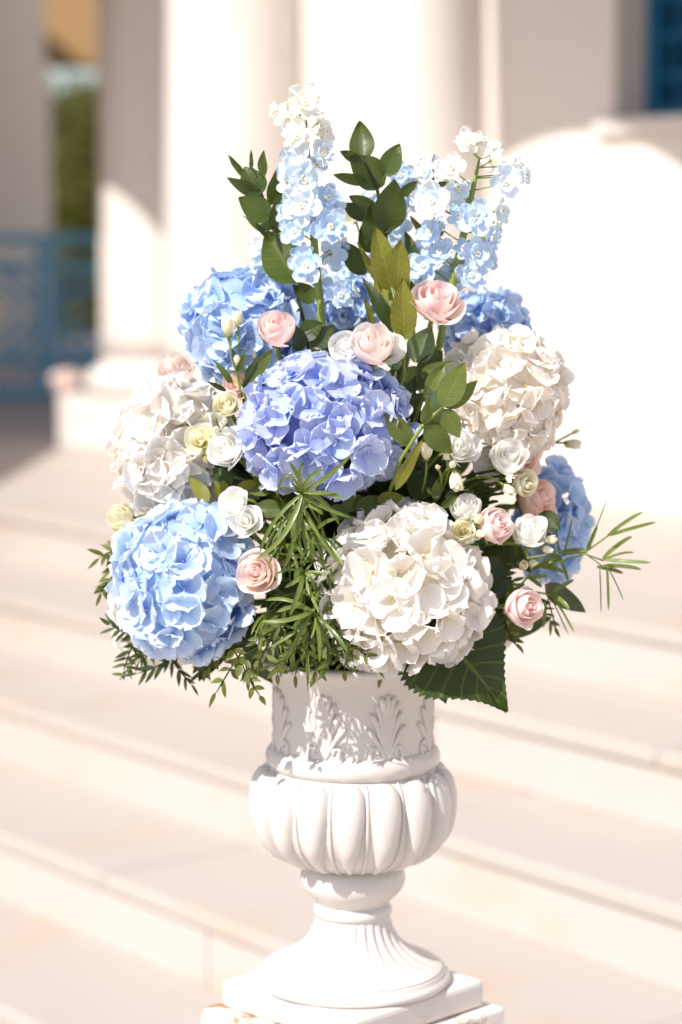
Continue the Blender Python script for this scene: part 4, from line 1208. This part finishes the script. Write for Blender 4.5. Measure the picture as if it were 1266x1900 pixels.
sprig('leafy_sprig', 'large dark leaves under the deep-hearted pink rose', 'leaf sprig', [(830, 1030), (870, 1020)], 2.63, [
    (866, 1008, 960, 1008, 24, 0.1), (872, 1075, 958, 1035, 26, 0.2), (1000, 955, 1040, 985, 20, 0.1), (900, 1110, 950, 1070, 18, 0.3), (860, 1050, 920, 1095, 20, 0.1), (1010, 1085, 1088, 1136, 19, 0.1, 0.06), (940, 1010, 985, 1060, 18, 0.4)], 'lf_dark', seed=10)
sprig('leafy_sprig', 'small fresh green leaves above the front white hydrangea', 'leaf sprig', [(790, 940), (808, 930)], 2.60, [
    (809, 930, 809, 888, 9, 0.1), (812, 925, 790, 905, 8, 0.5), (820, 940, 850, 920, 8, 0.5), (760, 900, 740, 860, 20, 0.2, 0.03, 'lf_dark'), (770, 930, 790, 870, 24, 0.3, 0.03, 'lf_dark'), (830, 935, 845, 905, 10, 0.5, 0.01, 'lf_dark'), (800, 960, 770, 930, 10, 0.3)], 'lf_green', seed=11)
sprig('leafy_sprig', 'dark leaves standing up inside the broad delphinium spike', 'leaf sprig', [(800, 620), (800, 500), (806, 400)], 2.70, [
    (808, 340, 806, 286, 8, 0.2), (806, 345, 800, 315, 6, 0.5), (808, 345, 832, 338, 6, 0.4), (815, 440, 822, 410, 7, 0.4), (800, 450, 760, 400, 9, 0.3), (770, 500, 750, 430, 12, 0.5), (778, 560, 770, 500, 14, 0.2)], 'lf_dark', seed=12)
# broad serrated hydrangea leaf
lt = Thing('hydrangea_leaf', FO + Vector((0.06, -0.08, -0.03)), 'broad dark green serrated leaf hanging under the front white hydrangea', 'leaf')
lm = leaf_mesh(W(778, 1128, 2.60), W(940, 1322, 2.575), PXM(98, 2.58), Vector((0.25, -1, 0.35)), 0.06, 0.16, 0.0, 0.10, 'lf_hyd', 47, 13, 0.68, 0.03, 0.03, 77, 1.2, 0.5)
lo = lt.part('leaf_blade', lm)
m_ = MB(); m_.tube([FO + Vector((0.06, -0.08, -0.03)), W(770, 1112, 2.60), W(787, 1133, 2.60)], 0.0022, 6)
lt.part('leaf_stalk', m_.mesh('leaf_stalk', M['stem']))

# filler leaves that close the dark inside of the bouquet
rf = random.Random(21)
for k in range(40):
    # a spray of leaves pointing outward from the foam
    th = rf.uniform(-2.3, 2.3); el = rf.uniform(-0.35, 1.15)
    d = Vector((math.sin(th) * math.cos(el), -math.cos(th) * math.cos(el), math.sin(el)))
    P0 = FO + Vector((d.x * 0.08, d.y * 0.075, d.z * 0.10))
    ext = 0.20 if d.z > 0.5 else 0.16
    P1 = FO + Vector((d.x * ext * 1.1, d.y * ext * 0.8, d.z * ext * 1.25 + 0.01))
    t = Thing('filler_sprig', P0, 'dark leaf spray filling the shaded inside of the bouquet', 'leaf sprig', 'dark leaf sprays between the flowers')
    m_ = MB(); m_.tube([P0, (P0 + P1) / 2, P1], [0.0018, 0.0014, 0.0008], 5)
    t.part('stem', m_.mesh('stem', M['darkstem']))
    for q in range(7):
        f = 0.25 + 0.75 * q / 6
        b = P0.lerp(P1, f)
        o_ = (d + Vector((rf.gauss(0, .7), rf.gauss(0, .7), rf.gauss(0, .7)))).normalized()
        t.part('leaf', leaf_mesh(b, b + o_ * rf.uniform(0.045, 0.07), rf.uniform(0.010, 0.017), d + Vector((0, -0.6, 0.3)), rf.uniform(-0.05, 0.12), 0.2, rf.uniform(-.6, .6), 0, 'lf_dark', 9, 5, seed=k * 20 + q))

# ------------------------------------------------------------------ strap leaves
def strap_mesh(pts, w, mat='grass', nrm=None, nu=3, n=12, taper=0.8):
    P = [Vector(p) for p in pts]
    if len(P) == 2: P = [P[0], (P[0] + P[1]) / 2, P[1]]
    C = bez(P[0], P[1], P[2], n)
    V, A, F = [], [], []
    nn = Vector(nrm) if nrm is not None else Vector((0.1, -1, 0.4))
    for j, p in enumerate(C):
        v = j / (n - 1)
        t_ = (C[min(j + 1, n - 1)] - C[max(j - 1, 0)]).normalized()
        x = t_.cross(nn); x = x.normalized() if x.length > 1e-5 else t_.orthogonal().normalized()
        z = x.cross(t_)
        ww = w * min(1.0, 0.55 + 3 * v) * max(0.04, (1 - v ** 7) ** 0.6)
        for i in range(nu):
            u = -1 + 2 * i / (nu - 1)
            V.append(p + x * u * ww + z * (0.35 * ww * abs(u)))
            A.append((v, u * 0.5 + 0.5, 0, 1))
    for j in range(n - 1):
        for i in range(nu - 1):
            q = j * nu + i
            F.append((q, q + 1, q + 1 + nu, q + nu))
    return mk('blade', V, F, M[mat], True, A)
def tuft(cx, cy, Y, blades, label, w=5.5, seed=0, name='strap_leaf_tuft', cat='strap leaves', mat='grass'):
    """blades: (tip x, tip y[, via x, via y[, halfwidth]])"""
    rr = random.Random(seed)
    c = W(cx, cy, Y)
    root = FO + (c - FO).normalized() * 0.07
    t = Thing(name, root, label, cat, None)
    m_ = MB(); m_.tube(bez(root, (root + c) / 2 + Vector((0, 0, 0.01)), c, 7), 0.0013, 6)
    t.part('stem', m_.mesh('stem', M['stem']))
    for b in blades:
        dt = rr.uniform(-0.05, 0.02)
        T_ = W(b[0], b[1], Y + dt)
        if len(b) > 3: V_ = W(b[2], b[3], Y - rr.uniform(0.005, 0.03))
        else: V_ = (c + T_) / 2 + Vector((rr.uniform(-.008, .008), -rr.uniform(0.0, 0.02), rr.uniform(0.0, 0.012)))
        hw = b[4] if len(b) > 4 else w * rr.uniform(0.55, 1.0)
        t.part('blade', strap_mesh([c, V_, T_], PXM(hw, Y), mat, (rr.uniform(-.5, .5), -1, rr.uniform(0.1, 0.7))))
    return t
Z8 = lambda x, y: (440 + x / 4.523, 840 + y / 4.523)
def z8(*a):
    o = []
    for i in range(0, len(a), 2): o += list(Z8(a[i], a[i + 1]))
    return tuple(o)
tuft(*Z8(545, 345), 2.525, [z8(435, 75), z8(330, 385, 400, 10), z8(565, 80), z8(740, 145), z8(968, 10, 780, 200), z8(895, 380, 760, 320), z8(862, 612, 740, 350), z8(192, 840, 260, 560), z8(385, 985, 520, 700), z8(160, 890, 430, 760), z8(370, 300), z8(1000, 555, 700, 480), z8(455, 235), z8(640, 200)],
     'star of long strap leaves lying over the periwinkle hydrangea', 5.2, 1)
tuft(*Z8(525, 420), 2.535, [z8(780, 1010, 560, 780), z8(590, 860, 540, 600), z8(430, 620), z8(860, 940, 640, 640), z8(560, 860, 380, 700), z8(290, 760, 430, 520), z8(720, 520)], 'drooping strap leaves just below the leaf star', 5.0, 2)
tuft(*Z8(645, 665), 2.55, [z8(830, 555), z8(500, 690), z8(640, 900, 600, 780), z8(780, 830, 700, 790), z8(900, 960, 780, 760), z8(720, 960), z8(550, 560), z8(590, 780)], 'strap leaves fanning out beside the front white hydrangea', 4.5, 3)
tuft(*Z8(555, 1000), 2.54, [z8(695, 1345, 600, 1160), z8(440, 1370, 520, 1200), z8(760, 1010), z8(660, 1180, 640, 1020), z8(400, 1130), z8(480, 1060), z8(530, 1290), z8(300, 1050)], 'strap leaves hanging in the middle beside the pale pink rose', 4.8, 4)
tuft(*Z8(630, 1330), 2.53, [z8(205, 1415, 420, 1440), z8(370, 1800, 500, 1560), z8(240, 1240, 420, 1190), z8(250, 1640, 480, 1560), z8(470, 1480), z8(560, 1640), z8(330, 1340)], 'strap leaves arching down to the urn rim', 5.0, 5)
tuft(*Z8(655, 1370), 2.54, [z8(880, 1555, 760, 1440), z8(740, 1600), z8(800, 1690), z8(690, 1760, 700, 1560), z8(620, 1560), z8(930, 1680)], 'strap leaves touching the lower edge of the front white hydrangea', 4.5, 6)
rg = random.Random(31)
for k, (cx, cy) in enumerate([(530, 1010), (590, 1040), (560, 1100), (520, 1130), (600, 1080), (545, 960), (610, 1000), (500, 1160), (570, 1170)]):
    bl = []
    for q in range(8):
        a = rg.uniform(0.25, 2.9) if rg.random() < 0.85 else rg.uniform(-3.1, 0.2)
        L = rg.uniform(55, 115)
        ex, ey = cx + 0.8 * L * math.cos(a), cy + L * math.sin(a)
        bl.append((ex, ey, cx + 0.62 * L * math.cos(a), cy + 0.25 * L * math.sin(a) - 8))
    t = tuft(cx, cy, 2.585, bl, 'deeper tuft of strap leaves in the shaded middle of the bouquet', 3.2, 40 + k)
    t.o['group'] = 'deeper tufts of strap leaves'

# ------------------------------------------------------------------ fine pinnate sprays
def spray(path, Y, n, ll, lw, label, seed, mat='fine', group=None, name='leaf_spray', ang=0.9, dY=0.0, terminal=True):
    """stem through pixel path with pairs of small leaflets"""
    rr = random.Random(seed)
    m = len(path)
    P = [W(x, y, Y + dY * i / max(1, m - 1)) for i, (x, y) in enumerate(path)]
    root = FO + (P[0] - FO).normalized() * 0.07
    t = Thing(name, root, label, 'leaf spray', group)
    if m == 2: P = [P[0], (P[0] + P[1]) / 2, P[1]]
    C = bez(P[0], P[1], P[2], 16)
    m_ = MB(); m_.tube([root] + C, [0.0012] + [0.0010] * 13 + [0.0008, 0.0007, 0.0005], 5)
    t.part('stem', m_.mesh('stem', M['darkstem']))
    for k in range(n):
        f = 0.12 + 0.88 * k / max(1, n - 1)
        i = min(14, int(f * 15)); p = C[i].lerp(C[i + 1], f * 15 - i) if i < 15 else C[15]
        tg = (C[min(i + 1, 15)] - C[max(0, i - 1)]).normalized()
        for sd in (-1, 1):
            if terminal and k == n - 1 and sd == 1: continue
            if rr.random() < 0.12: continue
            sv = tg.cross(Vector((0, -1, 0.1))).normalized() * sd
            a = ang * rr.uniform(0.6, 1.3) if not (terminal and k == n - 1) else 0.05
            d = (tg * math.cos(a) + sv * math.sin(a) + Vector((rr.gauss(0, .18), rr.gauss(0, .35), rr.gauss(0, .18) - 0.1))).normalized()
            L = PXM(ll * rr.uniform(0.75, 1.2), Y)
            t.part('leaflet', leaf_mesh(p, p + d * L, PXM(lw * rr.uniform(0.8, 1.2), Y), Vector((rr.gauss(0, .4), -1, 0.4 + rr.gauss(0, .3))), rr.uniform(-.05, .12), 0.2, rr.uniform(-.5, .5), 0, mat, 7, 3, seed=seed * 31 + k, wave=0.01))
    return t
SP = [  # hanging over the rim, middle
 ([(520, 1150), (500, 1195), (480, 1225)], 2.56, 5, 28, 4), ([(530, 1170), (520, 1215), (515, 1250)], 2.55, 6, 29, 4.2), ([(560, 1170), (560, 1215), (548, 1252)], 2.55, 6, 27, 4.2),
 ([(590, 1170), (600, 1215), (585, 1255)], 2.55, 6, 29, 4.2), ([(600, 1150), (640, 1200), (640, 1245)], 2.56, 6, 29, 4.2), ([(630, 1180), (670, 1205), (700, 1235)], 2.55, 6, 28, 4.2),
 ([(560, 1150), (590, 1190), (640, 1215)], 2.54, 6, 27, 4.2), ([(540, 1150), (505, 1170), (475, 1190)], 2.55, 6, 29, 4.2), ([(560, 1190), (540, 1225), (500, 1235)], 2.54, 5, 29, 4.2), ([(600, 1190), (620, 1225), (605, 1240)], 2.54, 5, 29, 4.2),
 ([(530, 1120), (510, 1150), (505, 1200)], 2.56, 6, 27, 4.2), ([(580, 1130), (575, 1170), (570, 1225)], 2.54, 6, 29, 4.2), ([(640, 1150), (650, 1190), (655, 1225)], 2.55, 6, 29, 4.2)]
for k, (p, Y, n, ll, lw) in enumerate(SP):
    spray(p, Y, n, ll, lw, 'leafy green spray of small oval leaflets over the urn rim', 60 + k, group='small-leaved sprays over the urn rim')
spray([(455, 1215), (455, 1255), (482, 1290)], 2.56, 5, 26, 5, 'small oval leaflets hanging free beside the urn neck, ending in a point', 80)
spray([(445, 1215), (425, 1245), (402, 1285)], 2.57, 4, 30, 6, 'yellow-green leaflets hanging under the sky blue hydrangea', 81)
spray([(430, 1200), (445, 1225), (455, 1245)], 2.56, 4, 26, 7, 'broad yellow-green leaflets between the sky blue hydrangea and the rim', 82)
spray([(370, 1210), (372, 1235), (376, 1262)], 2.64, 4, 28, 4.5, 'dark fine leaflets hanging under the middle of the sky blue hydrangea', 83, 'lf_dark')
spray([(330, 1205), (310, 1235), (255, 1250)], 2.66, 6, 34, 4.0, 'dark fine leaflets trailing under the sky blue hydrangea', 84, 'lf_dark', ang=0.6)
spray([(300, 1200), (330, 1240), (355, 1270)], 2.66, 5, 30, 4.0, 'dark narrow spray crossing below the sky blue hydrangea', 85, 'lf_dark', ang=0.6)
spray([(260, 1180), (230, 1175), (205, 1160)], 2.68, 6, 30, 4.0, 'dark narrow leaflets sticking out beside the sky blue hydrangea', 86, 'lf_dark')
spray([(250, 1190), (238, 1215), (230, 1245)], 2.68, 5, 28, 3.8, 'narrow leaflets hanging at the outer bottom of the sky blue hydrangea', 87, 'lf_dark')
spray([(290, 1195), (270, 1210), (262, 1225)], 2.68, 5, 30, 4.0, 'short dark spray under the outer florets of the sky blue hydrangea', 88, 'lf_dark')
spray([(245, 1020), (215, 1015), (185, 1035)], 2.70, 7, 32, 4.0, 'narrow green leaflets poking out under the cream lisianthus', 89, 'fine', ang=0.7)
spray([(240, 1030), (220, 1030), (205, 1060)], 2.70, 6, 30, 3.6, 'drooping narrow leaflets beside the white petals behind the sky blue hydrangea', 90, 'fine', ang=0.6)
spray([(930, 1110), (935, 1160), (955, 1195)], 2.64, 7, 26, 5.5, 'ragged green spray hanging below the lowest pink rose', 91, 'fine')
spray([(910, 1090), (915, 1120), (925, 1175)], 2.66, 7, 26, 5.0, 'dark leaflets beside the lowest pink rose and the broad leaf', 92, 'lf_dark')
spray([(900, 1050), (930, 1065), (960, 1085)], 2.66, 6, 28, 5.0, 'leaflets in shade above the lowest pink rose', 93, 'fine')

for k, (p, lab) in enumerate([
    ([(420, 1190), (405, 1225), (372, 1248)], 'thin leaflets drooping between the sky blue hydrangea and the free-hanging leaflets'),
    ([(480, 1200), (470, 1235), (460, 1262)], 'thin leaflets hanging close to the urn neck beside the free-hanging leaflets'),
    ([(280, 1195), (250, 1225), (222, 1262)], 'long wispy leaflets falling at the outer side of the sky blue hydrangea'),
    ([(700, 1200), (712, 1225), (708, 1250)], 'thin leaflets peeping out under the front white hydrangea at the rim'),
    ([(960, 1090), (1000, 1120), (1030, 1165)], 'thin leaflets falling past the lowest pink rose'),
    ([(220, 1060), (200, 1075), (188, 1100)], 'thin leaflets beside the hidden white hydrangea at the outer edge')]):
    spray(p, 2.62 if k in (0, 1, 3) else 2.68, 7, 27, 3.6, lab, 140 + k, 'fine', ang=0.75)

# grassy stems to the right
Z5 = lambda x, y: (560 + x / 1.862, 880 + y / 1.862)
def z5(*a):
    o = []
    for i in range(0, len(a), 2): o += list(Z5(a[i], a[i + 1]))
    return tuple(o)
def grass_stem(path, Y, blades, label, seed, hw=3.6):
    rr = random.Random(seed)
    P = [W(*Z5(*p), Y) for p in path]
    root = FO + (P[0] - FO).normalized() * 0.07
    t = Thing('grassy_stem', root, label, 'grass stem', None)
    m_ = MB(); m_.tube([root] + P, [0.0016] * 2 + [0.0011] * (len(P) - 1), 5)
    t.part('stem', m_.mesh('stem', M['stem']))
    for b in blades:
        B_ = W(*Z5(b[0], b[1]), Y); T_ = W(*Z5(b[2], b[3]), Y + rr.uniform(-0.02, 0.03))
        h_ = b[4] if len(b) > 4 else hw
        mid = (B_ + T_) / 2 + Vector((0, -0.004, rr.uniform(0.0, 0.006)))
        t.part('blade', strap_mesh([B_, mid, T_], PXM(h_, Y), 'grass' if h_ > 1.5 else 'lf_dark', (0.1, -1, 0.5)))
    return t
grass_stem([(780, 290), (890, 272), (985, 266), (1058, 212)], 2.66, [(1058, 212, 1182, 130), (1058, 212, 1225, 165), (985, 266, 1022, 178, 4), (900, 274, 988, 270, 6), (985, 266, 1056, 84, 1.0), (885, 278, 922, 372), (905, 280, 935, 150, 2), (890, 272, 870, 150, 1.4), (880, 275, 840, 320, 4.5), (890, 280, 858, 325, 4)], 'long grassy stem reaching out past the blue hydrangea with forked tips', 1)
grass_stem([(800, 310), (900, 300), (980, 275), (1042, 298)], 2.66, [(1040, 292, 1143, 214, 4), (1045, 296, 1208, 306), (1038, 318, 1176, 330, 4), (1020, 320, 1112, 342, 4), (1055, 322, 1060, 472, 2.6), (1030, 325, 1034, 480, 1.2), (1062, 330, 1112, 436, 1.2), (1042, 298, 1150, 270, 2.5), (985, 280, 1060, 340, 1.2)], 'grassy stem with a whorl of narrow tips beside the blue hydrangea', 2)
grass_stem([(760, 400), (830, 410), (870, 420)], 2.64, [(855, 420, 942, 364, 4), (868, 425, 942, 548, 2.4), (862, 425, 922, 556, 1.2), (868, 420, 925, 470, 4.5), (850, 430, 880, 540, 1.5), (840, 440, 835, 530, 4), (850, 415, 900, 440, 4), (820, 430, 845, 500, 4)], 'grassy tuft hanging beside the lowest pink rose', 3)
grass_stem([(760, 380), (800, 330), (850, 310)], 2.63, [(850, 310, 905, 340, 4), (830, 320, 880, 330, 4), (800, 330, 870, 290, 4), (790, 340, 760, 300, 4), (780, 360, 850, 350, 4), (770, 380, 700, 420, 3.5), (790, 360, 830, 390, 4)], 'short grassy tuft below the two cream buds', 4)
# thin dark stalks of the lisianthus
for k, (a, b) in enumerate([((790, 925), (935, 882)), ((800, 935), (940, 893)), ((795, 945), (945, 902)), ((800, 905), (940, 870)), ((810, 950), (935, 915))]):
    A_, B_ = W(*a, 2.66), W(*b, 2.63)
    m_ = MB(); m_.tube(bez(A_, (A_ + B_) / 2 + Vector((0, 0, 0.006)), B_, 8), 0.0018, 6)
    tag(ob('bare_stalk', m_.mesh('bare_stalk', M['darkstem'])), 'dark bare stalk running under the round white lisianthus', 'stalk', 'dark stalks side by side')
